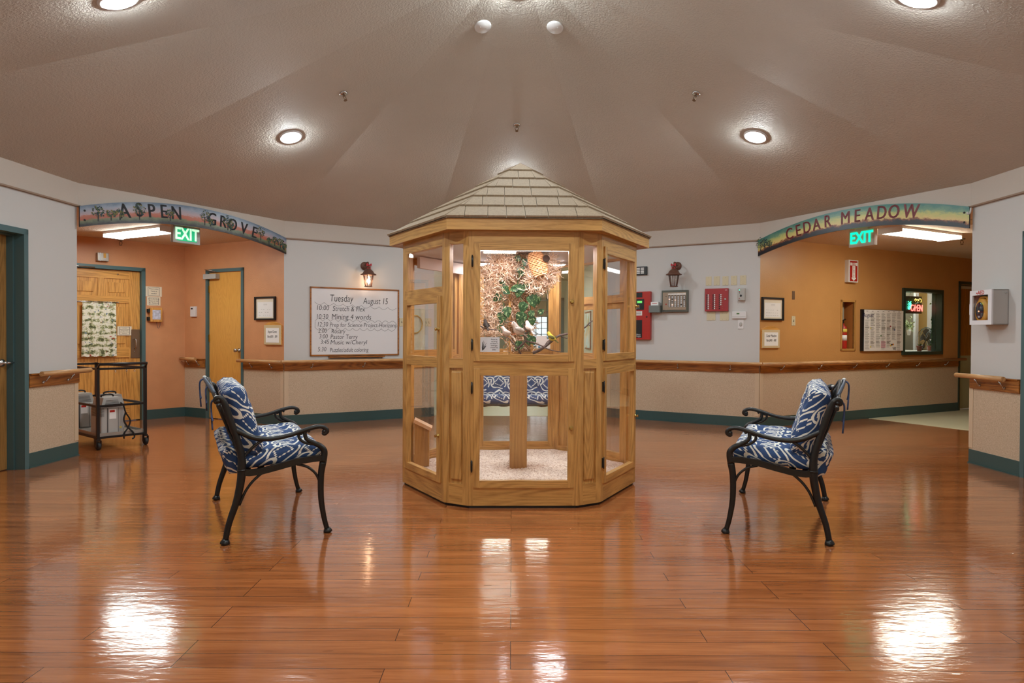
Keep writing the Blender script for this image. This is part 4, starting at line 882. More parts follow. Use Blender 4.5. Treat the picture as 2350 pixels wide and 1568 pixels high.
def narrow_face(th):
    loc,rz=face_root(th,NAPO); h=NW/2; s=.045; mb=MB()
    mb.box(-h,-h+s,0,TH,.02,1.955,oak_v).box(h-s,h,0,TH,.02,1.955,oak_v).box(-h+s,h-s,0,TH,1.868,1.955,oak_h).box(-h+s,h-s,0,TH,.987,1.055,oak_h).box(-h+s,h-s,0,TH,.02,.165,oak_h)
    f=mb.build('corner_panel',av,loc,rz)
    MB().box(-h+s-.004,h-s+.004,.012,.016,1.05,1.872,glass).build('glass_pane',f)
    MB().box(-h+s,h-s,.012,.03,.165,.987,oak_v).box(-h+s+.012,h-s-.012,.001,.02,.19,.965,oak_v,bev=.010).build('raised_panel',f)
for th,k in ((0,'A'),(60,'A'),(120,'B'),(180,'A'),(240,'A'),(300,'B')): wide_face(R_(th),k)
for th in range(30,360,60): narrow_face(R_(th))
hexp=lambda r,c=0:[(r*math.cos(R_(60*k)),r*math.sin(R_(60*k))) for k in range(6)]
def chamf(s,c):
    V=hexp(s); out=[]
    for k in range(6):
        p=Vector(V[k]);a=Vector(V[k-1]);b=Vector(V[(k+1)%6]); out+=[tuple(p+(a-p).normalized()*c),tuple(p+(b-p).normalized()*c)]
    return out
MB().zprism(chamf(HS-.02,CC),0,.022,black_pl).build('gap_shade_slab',av)  # black slab fills the gap under the wood, its shade put into the colour
MB().zprism(chamf(HS-.06,CC),.022,.10,plain_oak).build('floor_tray',av)
RR=1.079; ZE=2.035; ZA=2.646
V=hexp(RR); mb=MB()
for k in range(6):
    a,b=Vector(V[k]),Vector(V[(k+1)%6]); m_=(a+b)/2; n_=m_.normalized(); an=math.atan2((b-a).y,(b-a).x)
    T=Matrix.Translation((m_.x,m_.y,0))@Matrix.Rotation(an,4,'Z'); L=(b-a).length
    mb2=MB().prism([(-L/2,0),(L/2,0),(L/2,.078),(-L/2,.078)],0,.001,oak_h)
    poly=[(-L/2,0),(L/2,0),(L/2-.012,.02),(-L/2+.012,.02)]
    vv0=[T@Vector((x,y,1.953)) for x,y in poly]; vv1=[T@Vector((x,y,2.030)) for x,y in poly]
    mb2=MB(); A_=[mb2.bm.verts.new(Matrix.Rotation(-an,4,'Z')@(v-Vector((m_.x,m_.y,0)))) for v in vv0]; B_=[mb2.bm.verts.new(Matrix.Rotation(-an,4,'Z')@(v-Vector((m_.x,m_.y,0)))) for v in vv1]
    i=mb2.mi(oak_h)
    for q in (A_[::-1],B_)+tuple((A_[j],A_[(j+1)%4],B_[(j+1)%4],B_[j]) for j in range(4)): mb2.bm.faces.new(q).material_index=i
    mb2.build('fascia_board',av,(m_.x,m_.y,0),an)
MB().zprism(hexp(RR-.03),1.953,1.962,oak_h).build('soffit',av)
# shingled roof
ap=RR*math.sqrt(3)/2+.012; rise=ZA-ZE; SL=math.hypot(ap,rise); NC=6; mb=MB()
core=[Vector((*p,ZE-.004)) for p in hexp(RR+.014)]
for k in range(6): mb.poly([core[k],core[(k+1)%6],(0,0,ZA-.01)],shingle)
mb.poly(core[::-1],shingle)
random.seed(21)
for k in range(6):
    thn=R_(60*k+30); n2=Vector((math.cos(thn),math.sin(thn),0)); tdir=Vector((-math.sin(thn),math.cos(thn),0)); up=(Vector((0,0,rise))-n2*ap).normalized(); nn=tdir.cross(up).normalized()
    if nn.z<0: nn=-nn
    O=n2*ap+Vector((0,0,ZE)); HW=(RR+.014)/2
    for c in range(NC):
        v0=SL*c/NC; v1=min(SL*(c+1)/NC+.03,SL); h0=HW*(1-v0/SL); h1=HW*(1-v1/SL); u=-h0-random.uniform(0,.1)
        while u<h0:
            wd=random.choice((.10,.13,.16,.2,.14)) if c<NC-1 else 2; ua,ub=max(u,-h0),min(u+wd-.004,h0); uc,ue=max(min(ua,h1),-h1),max(min(ub,h1),-h1)
            if ub-ua>.01:
                j=random.uniform(-.004,.003); lo,hi=.017,.004
                B0=[O+tdir*ua+up*(v0+j),O+tdir*ub+up*(v0+j),O+tdir*ue+up*v1,O+tdir*uc+up*v1]
                bot=[B0[0]+nn*.003,B0[1]+nn*.003,B0[2]-nn*.004,B0[3]-nn*.004]; top=[B0[0]+nn*lo,B0[1]+nn*lo,B0[2]+nn*hi,B0[3]+nn*hi]
                if (B0[2]-B0[3]).length<.002: 
                    bot=bot[:3];top=top[:3]
                a_=[mb.bm.verts.new(p) for p in bot]; b_=[mb.bm.verts.new(p) for p in top]; q=len(a_); i=mb.mi(shingle)
                for f_ in [a_[::-1],b_]+[(a_[j2],a_[(j2+1)%q],b_[(j2+1)%q],b_[j2]) for j2 in range(q)]: mb.bm.faces.new(f_).material_index=i
            u+=wd
mb.build('shingle_roof',av)
MB().zprism(chamf(HS-.055,CC),1.885,1.90,mat('white_ceiling_mesh',S(206,204,210),.5,bs=.4,bscale=200)).build('ceiling_panel',av)
# light tubes, blind, central post
lf=MB().box(-.44,.44,-.62,-.50,1.866,1.885,white_pl).box(-.44,.44,.50,.62,1.866,1.885,white_pl); lf=lf.build('light_fixture',av)
[MB().prism([(-.42,1.866),(.42,1.866),(.42,1.858),(-.42,1.858)],q-.05,q+.05,avi_l).build('diffuser',lf) for q in (-.56,.56)]
loc,rz=face_root(R_(240),APO-.09); MB().box(-.36,.36,0,.03,1.78,1.875,mat('blind_cream',S(222,206,196),.6)).build('roller_blind',av,loc,rz)
MB().box(-.078,.062,-.09,.05,.10,1.04,plain_oak).box(-.12,.11,-.12,.1,1.04,1.07,oak_h).build('centre_post',av)
# loose litter on the tray
random.seed(5); mb=MB(); hp=chamf(HS-.065,CC)
NG=40; vmap={}
def inside(x,y,s=HS-.068):
    return all(x*math.cos(R_(30+60*k))+y*math.sin(R_(30+60*k))<=s*math.sqrt(3)/2-.0 for k in range(6)) and all(x*math.cos(R_(60*k))+y*math.sin(R_(60*k))<=(s-CC/2)-.0 for k in range(6))
c0=mb.bm.verts.new((0,0,.128)); rings=[]
for q in range(1,15):
    ring=[]
    for a in range(12):
        for t_ in range(5):
            p=Vector(hp[a]).lerp(Vector(hp[(a+1)%12]),t_/5)*(q/14); ring.append(mb.bm.verts.new((p.x,p.y,.128+random.uniform(-.006,.006)+.006*math.sin(p.x*9)*math.cos(p.y*7))))
    rings.append(ring)
i=mb.mi(litter); N_=60
for a in range(N_): mb.bm.faces.new((c0,rings[0][a],rings[0][(a+1)%N_])).material_index=i
for r0,r1 in zip(rings,rings[1:]):
    for a in range(N_): mb.bm.faces.new((r0[a],r1[a],r1[(a+1)%N_],r0[(a+1)%N_])).material_index=i
bt=[mb.bm.verts.new((v.co.x,v.co.y,.101)) for v in rings[-1]]
for a in range(N_): mb.bm.faces.new((rings[-1][a],bt[a],bt[(a+1)%N_],rings[-1][(a+1)%N_])).material_index=i
g=mb.build('litter_bedding',None,(GX,GY,0),GR); tag(g,'pale corn cob litter covering the aviary floor','bedding',kind='stuff')
# planted tower on the post
tower=thing('straw_tower','wooden slat tower packed with straw inside the aviary','planter tower',(GX-.005,GY-.02,1.07))
def ladder():
    mb=MB(); 
    for x in (-.085,.095): 
        for y in (-.10,.10): mb.box(x,x+.018,y-.009,y+.009,.0,.83,oak_v)
    mb.box(-.13,.155,-.13,.12,.0,.018,oak_h).box(-.13,.15,-.12,.12,.815,.83,oak_h)
    for z in (.02,): 
        for x in (-.08,0,.1): mb.ball((x,-.131,z-.01),.004,ink,seg=6)
    return mb
ladder().build('slat_frame',tower)
strw=mat('dry_straw',S(228,194,162),.85); strd=mat('dark_straw',S(196,150,110),.9,var=.2,vscale=60); strl=mat('pale_straw',S(246,224,202),.85)
random.seed(11)
def strands(mb,n,cf,L,m,r=.0026,curl=.8):
    for _ in range(n):
        p=Vector(cf()); d=Vector((random.gauss(0,1),random.gauss(0,1),random.gauss(0,1))).normalized(); pts=[p]
        for k in range(5):
            d=(d+Vector((random.gauss(0,curl),random.gauss(0,curl),random.gauss(0,curl)))*.6).normalized(); p=p+d*L/5; pts.append(p)
        mb.tube(pts,r,random.choice(m),3,cap=False)
mb=MB().box(-.085,.11,-.07,.09,.02,.81,strd)
strands(mb,1500,lambda:(random.uniform(-.10,.12),-.085+random.uniform(-.025,.03),random.uniform(.02,.81)),.07,[strw,strd,strl])
mb.build('straw_packing',tower)
def nest(name,label,c,rad,n,hang,basket):
    r=thing(name,label,'nest',c,0,'straw bird nests')
    random.seed(int(c[0]*100+50))
    mb=MB().ball((0,0,0),rad*.8,strd,(1,.8,1.1),16)
    def shell():
        a,b=random.uniform(0,6.28),math.acos(random.uniform(-1,1)); q=rad*random.uniform(.8,1.05); return (q*math.sin(b)*math.cos(a),q*.8*math.sin(b)*math.sin(a),q*1.1*math.cos(b))
    strands(mb,n,shell,.09,[strw,strl,strl])
    if hang:
        strands(mb,hang[0],lambda:(hang[1]+random.gauss(0,.035),random.gauss(0,.03),random.uniform(-hang[2],0)),.09,[strw,strl,strl])
    mb.build('straw_mass',r)
    if basket:
        mb=MB(); T=Matrix.Rotation(R_(-18),4,'Y')
        for k in range(14):
            z=-.09+.014*k; rr=.062*math.sqrt(max(.1,1-((k-6)/9)**2)); mb.tube([(rr*math.cos(a)*1.1-.02,-rad*.75-.01+rr*math.sin(a)*.5,z+.05+.003*math.sin(a*9+k*3.1)) for a in [2*math.pi*j/20 for j in range(21)]],.0075,mat('wicker',S(226,168,118),.7),5,T=T)
        mb.build('wicker_basket',r); T=Matrix.Translation((.03,-rad*.75-.045,.075))@Matrix.Rotation(R_(75),4,'X'); MB().lathe([(.024,0),(.028,.004),(.028,.012),(.02,.012)],mat('hole_shade_disc',S(44,24,14),.9),16,T).build('hole_shade_disc',r)  # flat dark disc; the shade of the hole is put into its colour
    return r
nest('bird_nest','large straw nest with wicker basket and round hole, right of the tower',(.235,5.43,1.745),.115,700,(600,-.04,.16),True)
nest('bird_nest','shaggy straw nest hanging at upper left of the tower',(-.075,5.47,1.765),.105,700,(1100,-.085,.55),False)
# pothos leaves
pv=NT('variegated_leaf'); c_=pv.co(); pv.set(pv.b.inputs['Base Color'],pv.ramp(pv.noise(c_,55,3,.6,1),[(.45,S(28,66,40)),(.58,S(60,104,62)),(.66,S(186,200,150))])); pv.b.inputs['Roughness'].default_value=.3; pv=pv.m
def AT(px,py,Y_):
    d=ray(px,py); return CO+d*(Y_/d.y)
r=thing('pothos_vine','green variegated trailing vine climbing the straw tower','plant',(GX,GY-.16,1.1)); base=Vector((GX,GY-.16,1.1)); random.seed(2)
mb=MB(); vines=[[(1200,590),(1194,625),(1187,660),(1200,700),(1192,740),(1205,770),(1195,800)],[(1150,640),(1152,680),(1158,720),(1152,760)],[(1212,655),(1218,690),(1215,740),(1212,785)]]
for v_ in vines: mb.tube([AT(x,y,5.44)-base for x,y in v_],.003,leafm,5,4)
for (x,y,dx,dy,L) in ((1196,594,-1,.1,.055),(1208,594,-.3,-1,.06),(1193,612,.3,-1,.07),(1160,645,-.8,-.6,.05),(1158,655,.2,-1,.06),(1154,665,1,-.5,.06),(1150,675,-.9,-1,.07),(1148,683,-1,-.3,.06),(1196,652,-.3,-1.0,.10),(1188,660,-1,-.4,.06),(1162,704,.2,-1,.08),(1155,715,-.2,-1,.09),(1203,692,-.2,-1,.085),(1218,675,.3,-1,.10),(1224,655,.8,-.4,.07),(1212,650,-.8,-.6,.05),(1200,715,-.3,-1,.10),(1218,712,.2,-1,.06),(1219,725,.2,-1,.07),(1197,783,-.6,-1,.08),(1212,768,.1,-1,.08),(1217,772,.5,-1,.07),(1195,735,.2,-1,.06),(1150,745,-.1,-1,.06),(1204,765,-1,-.1,.05),(1232,680,.2,-1,.06),(1236,720,.6,.5,.05),(1152,640,-.5,1,.04)):
    leaf(mb,AT(x,y,5.425)-base+Vector((0,random.uniform(-.015,.01),0)),(dx,random.uniform(-.25,-.05),dy),L*1.15,L*.95,pv)
mb.build('vine_leaves',r,recalc=False)
# branches
bark=mat('grey_brown_bark',S(96,80,78),.8,bs=.6,bscale=60,var=.25,vscale=25)
def branch(label,Y_,paths):
    b=AT(*paths[0][0][0][:2],Y_); r=thing('perch_branch',label,'branch',b,0,'dead branch perches'); mb=MB()
    for pts,ra in paths: mb.tube([AT(p[0],p[1],Y_+(p[2] if len(p)>2 else 0))-b for p in pts],[ra*(1-.7*k/(len(pts)-1)) for k in range(len(pts))],bark,7,3)
    mb.build('bark',r); return r
branch('long forked branch reaching right through the aviary',5.25,[([(1225,810,.1),(1240,803),(1258,790),(1272,778),(1285,770),(1305,766),(1330,758,.0),(1345,750,-.02),(1352,742,-.03),(1364,734,-.05)],.013),([(1285,770),(1300,776),(1315,772)],.007),([(1250,795),(1256,785),(1265,780)],.006),([(1350,745,-.03),(1356,750,-.03)],.004)])
branch('dark forked branch crossing in front of the straw tower',5.2,[([(1195,812,.1),(1188,800),(1178,788),(1168,777),(1158,772)],.008),([(1188,800),(1200,790),(1206,780),(1202,770),(1195,763),(1182,764),(1179,752),(1178,739),(1164,740)],.010),([(1204,765),(1212,762),(1204,752),(1199,742)],.009),([(1212,762),(1224,761),(1234,766),(1243,770)],.005),([(1206,783),(1225,787),(1245,795),(1262,803),(1288,808),(1290,803)],.007)])
branch('thin twig at the left with small birds perched',5.35,[([(1102,748),(1112,754),(1125,756),(1145,758),(1155,760)],.006),([(1112,754),(1106,762)],.004)])
# birds
def bird(px,py,Y_,s,yaw,label,body,belly,beakc,tailup=0,patch=None):
    p=AT(px,py,Y_); r=thing('finch',label,'bird',p,0,'small birds in the aviary',rot=(0,R_(-28),R_(yaw)))
    mb=MB(); n=14; i1,i2=mb.mi(body),mb.mi(belly)
    prof=[(-.048,.001,.005),(-.042,.000,.011),(-.030,-.001,.0185),(-.012,-.002,.0235),(.004,.001,.0240),(.016,.008,.0205),(.024,.015,.0170),(.031,.019,.0158),(.038,.020,.0140),(.044,.019,.0095),(.047,.018,.003)]
    rings=[]
    for x,z,q in prof:
        rings.append([mb.bm.verts.new((x*s,q*.85*math.cos(2*math.pi*k/n)*s,(z+q*math.sin(2*math.pi*k/n))*s)) for k in range(n)])
    for a,b in zip(rings,rings[1:]):
        for k in range(n):
            f_=mb.bm.faces.new((a[k],a[(k+1)%n],b[(k+1)%n],b[k])); f_.smooth=True; f_.material_index=i2 if math.sin(2*math.pi*(k+.5)/n)<.1 else i1
    mb.bm.faces.new(rings[0]); mb.bm.faces.new(rings[-1]); mb.build('body',r)
    MB().tube([(.044*s,0,.018*s),(.056*s,0,.015*s)],[.0058*s,.001*s],beakc,8).build('beak',r)
    mb=MB()
    for sg in (-1,1): mb.ball((.039*s,sg*.0110*s,.024*s),.0026*s,ink,seg=8)
    mb.build('eye',r)
    wg=MB(); i=wg.mi(patch or body)
    for sg in (-1,1):
        wg.ball((-.014*s,sg*.0165*s,.004*s),.022*s,patch or body,(1.45,.28,.62),12,Matrix.Rotation(R_(12),4,'Y'))
    wg.build('wing',r)
    MB().prism([(-.04*s,.004*s),(-.080*s,-.006*s+tailup*s),(-.080*s,-.011*s+tailup*s),(-.04*s,-.006*s)],-.007*s,.007*s,patch or body).build('tail',r)
    mb=MB()
    for sg in (-1,1): mb.tube([(0,sg*.007*s,-.02*s),(.003*s,sg*.008*s,-.033*s),(.012*s,sg*.008*s,-.036*s)],.0013*s,beakc,5)
    mb.build('legs',r); return r
wht=mat('pale_feather',S(226,210,200),.8,var=.08,vscale=90); grf=mat('grey_barred_feather',S(190,178,170),.8,var=.3,vscale=120); brn=mat('brown_feather',S(120,90,72),.8,var=.2,vscale=80); blk=mat('dark_feather',S(46,36,34),.7); yel=mat('yellow_feather',S(214,190,60),.75); olv=mat('olive_wing',S(96,92,36),.75); orb=mat('orange_beak',S(226,120,70),.4); pkb=mat('pink_beak',S(220,180,160),.4)
bird(1264,774,5.22,.95,150,'yellow finch with olive wings perched on the right branch',yel,yel,pkb,patch=olv)
bird(1186,757,5.17,1.35,200,'plump pale grey bird on the dark branch before the tower',grf,wht,orb)
bird(1213,752,5.17,1.15,120,'fawn and white bird right of the plump grey bird',wht,brn,orb)
bird(1159,762,5.30,1.0,190,'small pink and white finch with orange beak on the left twig',wht,wht,orb)
bird(1115,746,5.33,1.0,110,'dark headed brown finch at far left of the aviary',blk,brn,pkb)
# feeder box and notices
r=thing('nesting_box','slant topped wooden box standing in the left of the aviary','wooden box',(-.752,5.66,.128),R_(5)); MB().prism([(-.06,0),(.06,0),(.06,.30),(-.06,.36)],-.07,.07,plain_oak).box(.05,.062,-.074,-.068,0,.3,oak_v).build('box_body',r); MB().prism([(-.07,.365),(.075,.293),(.085,.318),(-.06,.39)],-.08,.08,mat('pale_lid',S(232,190,150),.5)).build('sloping_lid',r)
p0=Wall(AT(1101,800,4.72).to_2d(),AT(1301,800,4.72).to_2d()); 
def gl_notice(l,t,rr,b,Y_,label,body):
    A_=AT(l,b,Y_); B_=AT(rr,t,Y_); r=thing('paper_notice',label,'notice',A_,GR); w_=B_.x-A_.x; h_=B_.z-A_.z; body(r,w_,h_); return r
def nb(r,w_,h_):
    mb=MB().box(0,w_,-.0015,0,0,h_,mat('grey_white_paper',S(214,214,218),.6))
    for k,t_ in enumerate(('Please do','not bring','any food or','beverages','around the','aviary')): mb.text(t_,h_*.14,ink,w_*.72,-.002,h_*(.84-.135*k),sx=.8,ext=.0002)
    random.seed(9)
    for k in range(16):
        x=w_*.2; a=R_(random.uniform(40,140)); l_=h_*random.uniform(.3,.7); mb.tube([(w_*.12,-.002,.01),(w_*.15+.3*l_*math.cos(a),-.002,.01+.5*l_*math.sin(a)),(w_*.17+.5*l_*math.cos(a),-.002,.01+l_*math.sin(a))],.0009,ink,3)
    for k in range(9): mb.box(w_*random.uniform(.2,.45),w_*random.uniform(.2,.45)+.004,-.002,-.001,h_*random.uniform(.1,.7),h_*.1+h_*random.uniform(0,.6),ink) if 0 else None
    mb.build('paper',r)
gl_notice(1102,774,1146.5,808,4.738,'grey notice asking not to bring food, on the aviary front glass',nb)
def nb2(r,w_,h_): MB().box(0,w_,-.0015,0,0,h_,paper).ball((w_*.2,-.002,h_*.12),.012,mat('blue_magnet',S(110,160,190),.4),(1,.3,1),8).ball((w_*.82,-.002,h_*.86),.012,mat('blue_magnet',(0,0,0,1)),(1,.3,1),8).build('paper',r)
gl_notice(1231,771,1263,800,6.42,'white paper notice taped inside the aviary rear glass',nb2)
# ------------------------------------------------------------------ garden benches
BW=1.169
def cushion(Lx,Ly,T_,nx,ny,tx,ty,seed):
    random.seed(seed); mb=MB(); i=mb.mi(cush); ph=[random.uniform(0,6) for _ in range(6)]
    def H(u,v):
        e=(1-abs(2*u-1)**11)**.38*(1-abs(2*v-1)**9)**.38 if 0<u<1 and 0<v<1 else 0
        t=1
        for a in range(tx):
            for b in range(ty):
                dx=(u-(a+.5)/tx)*Lx; dy=(v-(b+.5)/ty)*Ly; t-=.5*math.exp(-(dx*dx+dy*dy)/.0018)
        w_=.06*math.sin(u*26+ph[0]+3*math.sin(v*5+ph[1]))*math.sin(v*11+ph[2])
        return e*(t+w_)
    G={}
    for sgn in (1,-1):
        for a in range(nx+1):
            for b in range(ny+1):
                if sgn<0 and (a in(0,nx) or b in(0,ny)): G[(sgn,a,b)]=G[(1,a,b)]; continue
                u,v=a/nx,b/ny; ins=.012*math.sin(v*9+ph[3]); x=(u-.5)*Lx+(ins if a in(0,nx) else 0); y=(v-.5)*Ly+(.008*math.sin(u*30+ph[4]) if b in(0,ny) else 0)
                G[(sgn,a,b)]=mb.bm.verts.new((x,y,sgn*T_/2*(H(u,v) if sgn>0 else H(u,v)*.9)))
        for a in range(nx):
            for b in range(ny):
                q=[G[(sgn,a,b)],G[(sgn,a+1,b)],G[(sgn,a+1,b+1)],G[(sgn,a,b+1)]]
                if sgn<0: q=q[::-1]
                try: f_=mb.bm.faces.new(q); f_.material_index=i; f_.smooth=True
                except ValueError: pass
    return mb
bm_=black_iron
def P3(x,pts): return [(x,-u,z) for u,z in pts]
def make_bench(label):
    r=thing('garden_bench',label,'bench',(0,0,0),0,'cast iron garden benches')
    for x in (0,BW):
        MB().tube(P3(x,[(-.005,0),(0,.012),(.004,.03)]),[.028,.028,.019],bm_,10).tube(P3(x,[(0,.02),(.02,.12),(.062,.25),(.085,.37),(.088,.43)]),[.017,.018,.021,.024,.026],bm_,10,4,flat=.8).build('leg',r)
        MB().tube(P3(x,[(.588,0),(.583,.012),(.580,.03)]),[.026,.026,.016],bm_,10).tube(P3(x,[(.58,.02),(.56,.10),(.543,.22),(.543,.36),(.556,.44)]),[.015,.016,.018,.020,.022],bm_,10,4,flat=.8).build('leg',r)
        MB().tube(P3(x,[(.088,.42),(.088,.50),(.066,.60),(.034,.70),(.004,.80),(-.014,.84),(-.036,.856),(-.054,.845),(-.05,.828),(-.036,.83)]),[.026,.023,.020,.020,.019,.018,.015,.013,.011,.008],bm_,10,4,flat=.8).ball((x,.038,.836),.016,bm_,(.9,1,1),10).build('back_post',r)
        up=[(.09,.44),(.13,.425),(.2,.428),(.3,.45),(.4,.472),(.5,.480),(.555,.478)]; lo=[(.555,.445),(.5,.444),(.4,.434),(.3,.412),(.2,.392),(.13,.388),(.09,.395)]
        MB().prism([(-u,z) for u,z in up+lo],-.014,.014,bm_,Matrix.Translation((x,0,0))@Matrix.Rotation(R_(90),4,'Z')@Matrix.Diagonal((1,1,1,1))).build('seat_side_rail',r)
        MB().tube(P3(x,[(.056,.66),(.09,.642),(.14,.616),(.20,.602),(.27,.600),(.36,.614),(.45,.641),(.51,.655),(.545,.655),(.572,.642),(.578,.622),(.562,.610),(.55,.618)]),[.016,.015,.015,.016,.014,.013,.014,.014,.013,.014,.014,.012,.008],bm_,10,4).ball((x,-.561,.624),.015,bm_,(.9,1,1),10).build('arm_rest',r)
        MB().tube(P3(x,[(.556,.44),(.563,.50),(.54,.535),(.50,.558),(.46,.583),(.447,.61),(.45,.645)]),[.021,.02,.018,.015,.013,.012,.012],bm_,10,4).tube(P3(x,[(.50,.55),(.45,.562),(.415,.59),(.412,.62),(.425,.635)]),.009,bm_,8,4).ball((x,-.425,.622),.011,bm_).ball((x,-.47,.632),.010,bm_).build('arm_support',r); MB().tube(P3(x,[(.21,.597),(.16,.565),(.115,.52),(.085,.48)]),.009,bm_,8,3).build('arm_brace',r)
        MB().tube(P3(x,[(.20,.398),(.15,.355),(.11,.30),(.075,.22)]),.008,bm_,8,4).build('leg_brace',r); MB().tube(P3(x,[(.40,.435),(.46,.415),(.51,.37),(.535,.31),(.54,.25)]),.008,bm_,8,4).build('leg_brace',r)
    mb=MB().tube([(0,-.54,.455),(BW,-.54,.455)],.011,bm_).tube([(0,-.10,.405),(BW,-.10,.405)],.011,bm_)
    for k in range(6): u=.13+.075*k; z=.415+.05*(u-.13)/.4+.0; mb.box(.0,BW,-u-.02,-u+.02,z-.016,z-.008,bm_)
    mb.build('seat_slats',r)
    def bp(t): # point on the leaning back plane, t = height
        return (.088-(t-.47)*.30, t)
    top=[]; n=24
    for k in range(n+1):
        q=k/n; z=.80+.115*math.sin(math.pi*q)**2+.015*math.sin(math.pi*q*3)**2; u,_=bp(z); u-=.022; top.append((BW*q,-u,z))
    mb=MB().tube(top,.013,bm_,8).tube([(0,-bp(.52)[0],.52),(BW,-bp(.52)[0],.52)],.011,bm_,8)
    for k in range(1,n,2): 
        x,y,z=top[k]; mb.tube([(x,y,z),(x+.02*math.sin(k*2.1),(y-bp(.52)[0])/2+.004,(z+.52)/2),(x,-bp(.52)[0],.52)],.006,bm_,6,3)
    for k in range(4):
        cx_=BW*(k+.5)/4; u,z=bp(.67); mb.tube([(cx_+.09*math.cos(a),-u+.0+.28*.08*math.sin(a),z+.09*math.sin(a)) for a in [2*math.pi*j/18 for j in range(19)]],.006,bm_,6)
    mb.build('back_lattice',r)
    MB().tube([(BW*.5+(BW*.30)*(2*k/12-1),.045+.05*math.sin(math.pi*k/12),.855+.075*math.sin(math.pi*k/12)) for k in range(13)],.017,mat('crest_highlight_blue',S(84,96,112),.4),8,flat=.5).build('crest_rail',r)  # bluish edge highlight of the iron crest is put into its colour
    c=cushion(BW-.05,.485,.135,60,28,5,2,3).build('seat_cushion',r); c.location=(BW/2,-.315,.484); c.rotation_euler=(R_(-4.0),0,0)
    c=cushion(BW-.06,.43,.15,60,26,5,2,8).build('back_cushion',r); 
    c.location=(BW/2,-.105,.70); 
    Yd=Vector((0,.30,.954)); Zd=Vector((0,-.954,.30)); c.rotation_euler=Matrix(((1,Yd.x,Zd.x),(0,Yd.y,Zd.y),(0,Yd.z,Zd.z))).to_euler()
    c=cushion(BW-.10,.17,.12,50,10,5,1,4).build('cushion_flap',r); c.location=(BW/2,-.045,.47); c.rotation_euler=(R_(70),0,0)
    tie=cush
    for x in (.04,BW-.04,BW*.5):
        mb=MB(); zt,yt=(.85,.05) if x!=BW*.5 else (.935,.10)
        for sg in (-1,1): mb.tube([(x,yt-.02,zt),(x+sg*.015,yt+.02,zt-.02),(x+sg*.02,yt+.022,zt-.09),(x+sg*.035,yt+.015,zt-.16-.03*sg)],.0055,mat('tie_fabric',S(60,76,112),.8,var=.6,vscale=25),5,4,flat=.35)
        mb.ball((x,yt-.005,zt+.006),.013,mat('tie_knot',S(206,204,198),.8,var=.3,vscale=50),(1.3,1,.8),8)
        mb.build('fabric_tie',r)
    return r
b1_=make_bench('iron garden bench with navy cushions at left, nearest the left chair legs')
b1_['label']='iron garden bench with navy and white cushions left of the aviary'
def setp(o,org,wdir): o.location=(org[0],org[1],0); o.rotation_euler=(0,0,math.atan2(wdir[1],wdir[0]))
b2_=copy_tree(b1_); b2_['label']='iron garden bench with navy and white cushions right of the aviary'
b3_=copy_tree(b1_); b3_['label']='iron garden bench seen through the glass behind the aviary'
setp(b1_,(-1.66,3.907),(-.437,.899)); setp(b2_,(2.337,5.016),(-.402,-.915)); setp(b3_,(-.52,7.90),(1,0))
# ------------------------------------------------------------------ utility cart with oxygen machines
w0,w1=Vector((-4.31,7.02)),Vector((-4.016,7.385)); cu=(w1-w0); CL=cu.length; cu.normalize(); can=math.atan2(cu.y,cu.x)
cart=thing('utility_cart','black steel frame cart on casters in front of the oak door','cart',(w0.x,w0.y,0),can); DP=1.36
mb=MB(); t_=.014; blk_s=mat('black_square_tube',S(22,22,24),.35,spec=.5)
for x in (0,CL):
    for y in (0,DP): mb.box(x-t_,x+t_,y-t_,y+t_,.11,.86,blk_s)
for z in (.125,.455,.845):
    mb.box(0,CL,-t_*.8,t_*.8,z-t_*.8,z+t_*.8,blk_s).box(0,CL,DP-t_*.8,DP+t_*.8,z-t_*.8,z+t_*.8,blk_s)
    for x in (0,CL): mb.box(x-t_*.8,x+t_*.8,0,DP,z-t_*.8,z+t_*.8,blk_s)
mb.build('frame',cart)
MB().tube([(0,0,.85),(0,-.05,.895),(CL,-.05,.895),(CL,0,.85)],.015,blk_s,6).build('push_handle',cart)
MB().box(.01,CL-.01,.01,DP-.01,.14,.146,alu).box(.01,CL-.01,.006,.012,.125,.17,alu).box(.01,CL-.01,DP-.012,DP-.006,.125,.17,alu).box(.006,.012,.01,DP-.01,.125,.17,alu).box(CL-.012,CL-.006,.01,DP-.01,.125,.17,alu).build('bottom_tray',cart)
for x in (0,CL):
    for y in (.0,DP):
        c=MB().box(x-.02,x+.02,y-.02,y+.02,.095,.115,blk_s).box(x-.026,x-.020,y-.03,y+.01,.035,.1,blk_s).box(x+.020,x+.026,y-.03,y+.01,.035,.1,blk_s).build('caster',cart)
        MB().lathe([(.012,-.017),(.036,-.016),(.040,-.008),(.040,.008),(.036,.016),(.012,.017)],rubber,22,Matrix.Translation((x,y-.012,.040))@Matrix.Rotation(R_(90),4,'Y')).build('wheel',c)
for x in (.17,.28,.36): MB().tube([(x,0,.832),(x-.008,0,.815),(x,0,.802),(x+.008,0,.815),(x,0,.83)],.0025,chrome,5).build('hook',cart)
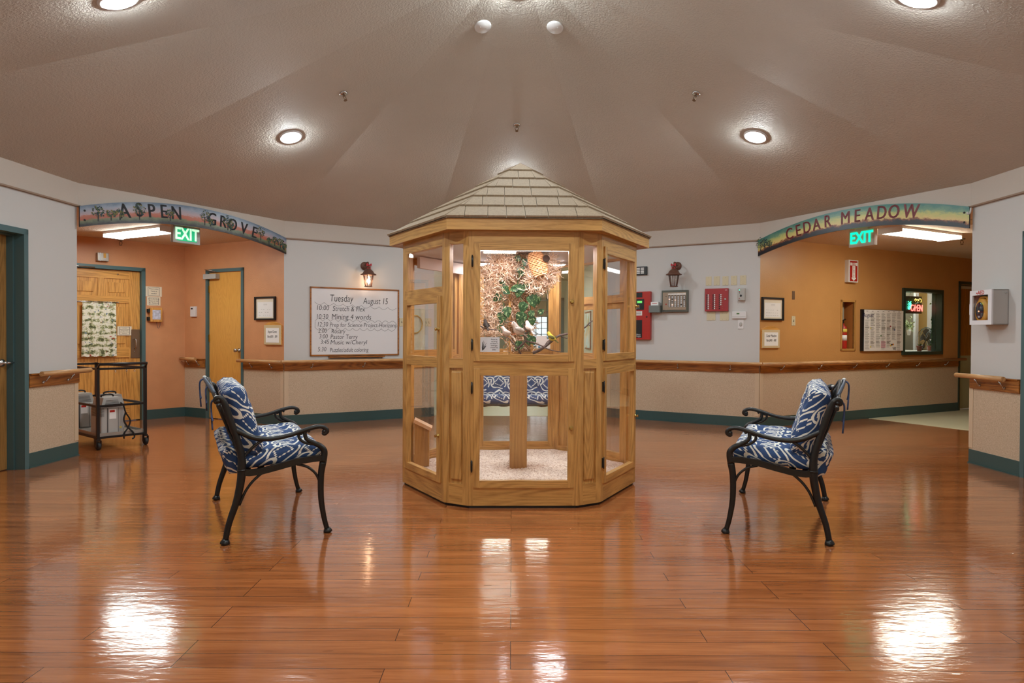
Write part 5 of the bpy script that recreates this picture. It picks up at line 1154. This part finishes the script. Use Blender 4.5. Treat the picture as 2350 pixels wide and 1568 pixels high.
def oxy(x,y,rz,label,s=1):
    P=w0+cu*x+Vector((-cu.y,cu.x))*y; r=thing('oxygen_concentrator',label,'medical machine',(P.x,P.y,.146),can+R_(rz),'grey portable oxygen machines')
    w_,d_,h_=.23*s,.24*s,.39
    MB().box(-w_/2,w_/2,-d_/2,d_/2,0,h_*.74,grey_pl,bev=.014).prism([(-w_/2+.002,h_*.72),(w_/2-.002,h_*.72),(w_/2-.03,h_),(-w_/2+.03,h_)],-d_/2+.01,d_/2-.02,grey_pl).box(-.055,-.045,-d_/2-.004,-d_/2,.01,h_*.72,dgrey).box(.055,.058,-d_/2-.002,-d_/2,.01,h_*.72,dgrey).build('case',r)
    mb=MB()
    for k in range(8): mb.box(-w_/2-.002,-w_/2+.03,-d_/2-.002,d_/2-.03,h_*.5+.012*k,h_*.5+.012*k+.004,dgrey)
    for k in range(6): mb.box(-w_/2+.035+.004*k,w_/2-.035-.004*k,-d_/2+.007,-d_/2+.012,h_*.75+.013*k,h_*.75+.013*k+.004,dgrey)
    mb.build('vents',r)
    MB().box(-.035,.035,-d_/2-.003,-d_/2,h_*.42,h_*.68,paper).box(-.03,.02,-d_/2-.004,-d_/2-.003,h_*.6,h_*.66,red_p).box(.07,.09,-d_/2-.003,-d_/2,h_*.15,h_*.2,mat('yellow_tag',S(226,206,90),.5)).build('warning_label',r)
    MB().tube([(-.06,0,h_),(-.055,.0,h_+.02),(.0,-.02,h_+.03),(.055,0,h_+.02),(.06,0,h_)],.009,black_pl,6,3).build('carry_handle',r)
    return r
oxy(.145,.15,4,'grey oxygen machine at the front left of the cart tray')
oxy(.30,.50,-4,'grey oxygen machine behind the front one on the cart tray')
oxy(.13,.90,4,'grey oxygen machine furthest back on the cart tray')
P=w0+cu*.27+Vector((-cu.y,cu.x))*.02; r=thing('carrying_strap','black webbing strap hanging from the cart tray toward the floor','strap',(P.x,P.y,.15),can)
MB().tube([(-.04,.06,.33),(-.02,-.01,.30),(.0,-.02,.22),(.045,-.022,.13),(.02,-.024,.05),(-.015,-.026,.0),(-.02,-.028,-.06)],.011,black_pl,6,4,flat=.35).tube([(.0,-.02,.22),(-.02,-.024,.14),(.02,-.026,.06),(.07,-.03,0),(.085,-.03,-.05),(.06,-.035,-.07)],.010,black_pl,6,4,flat=.35).build('webbing',r)
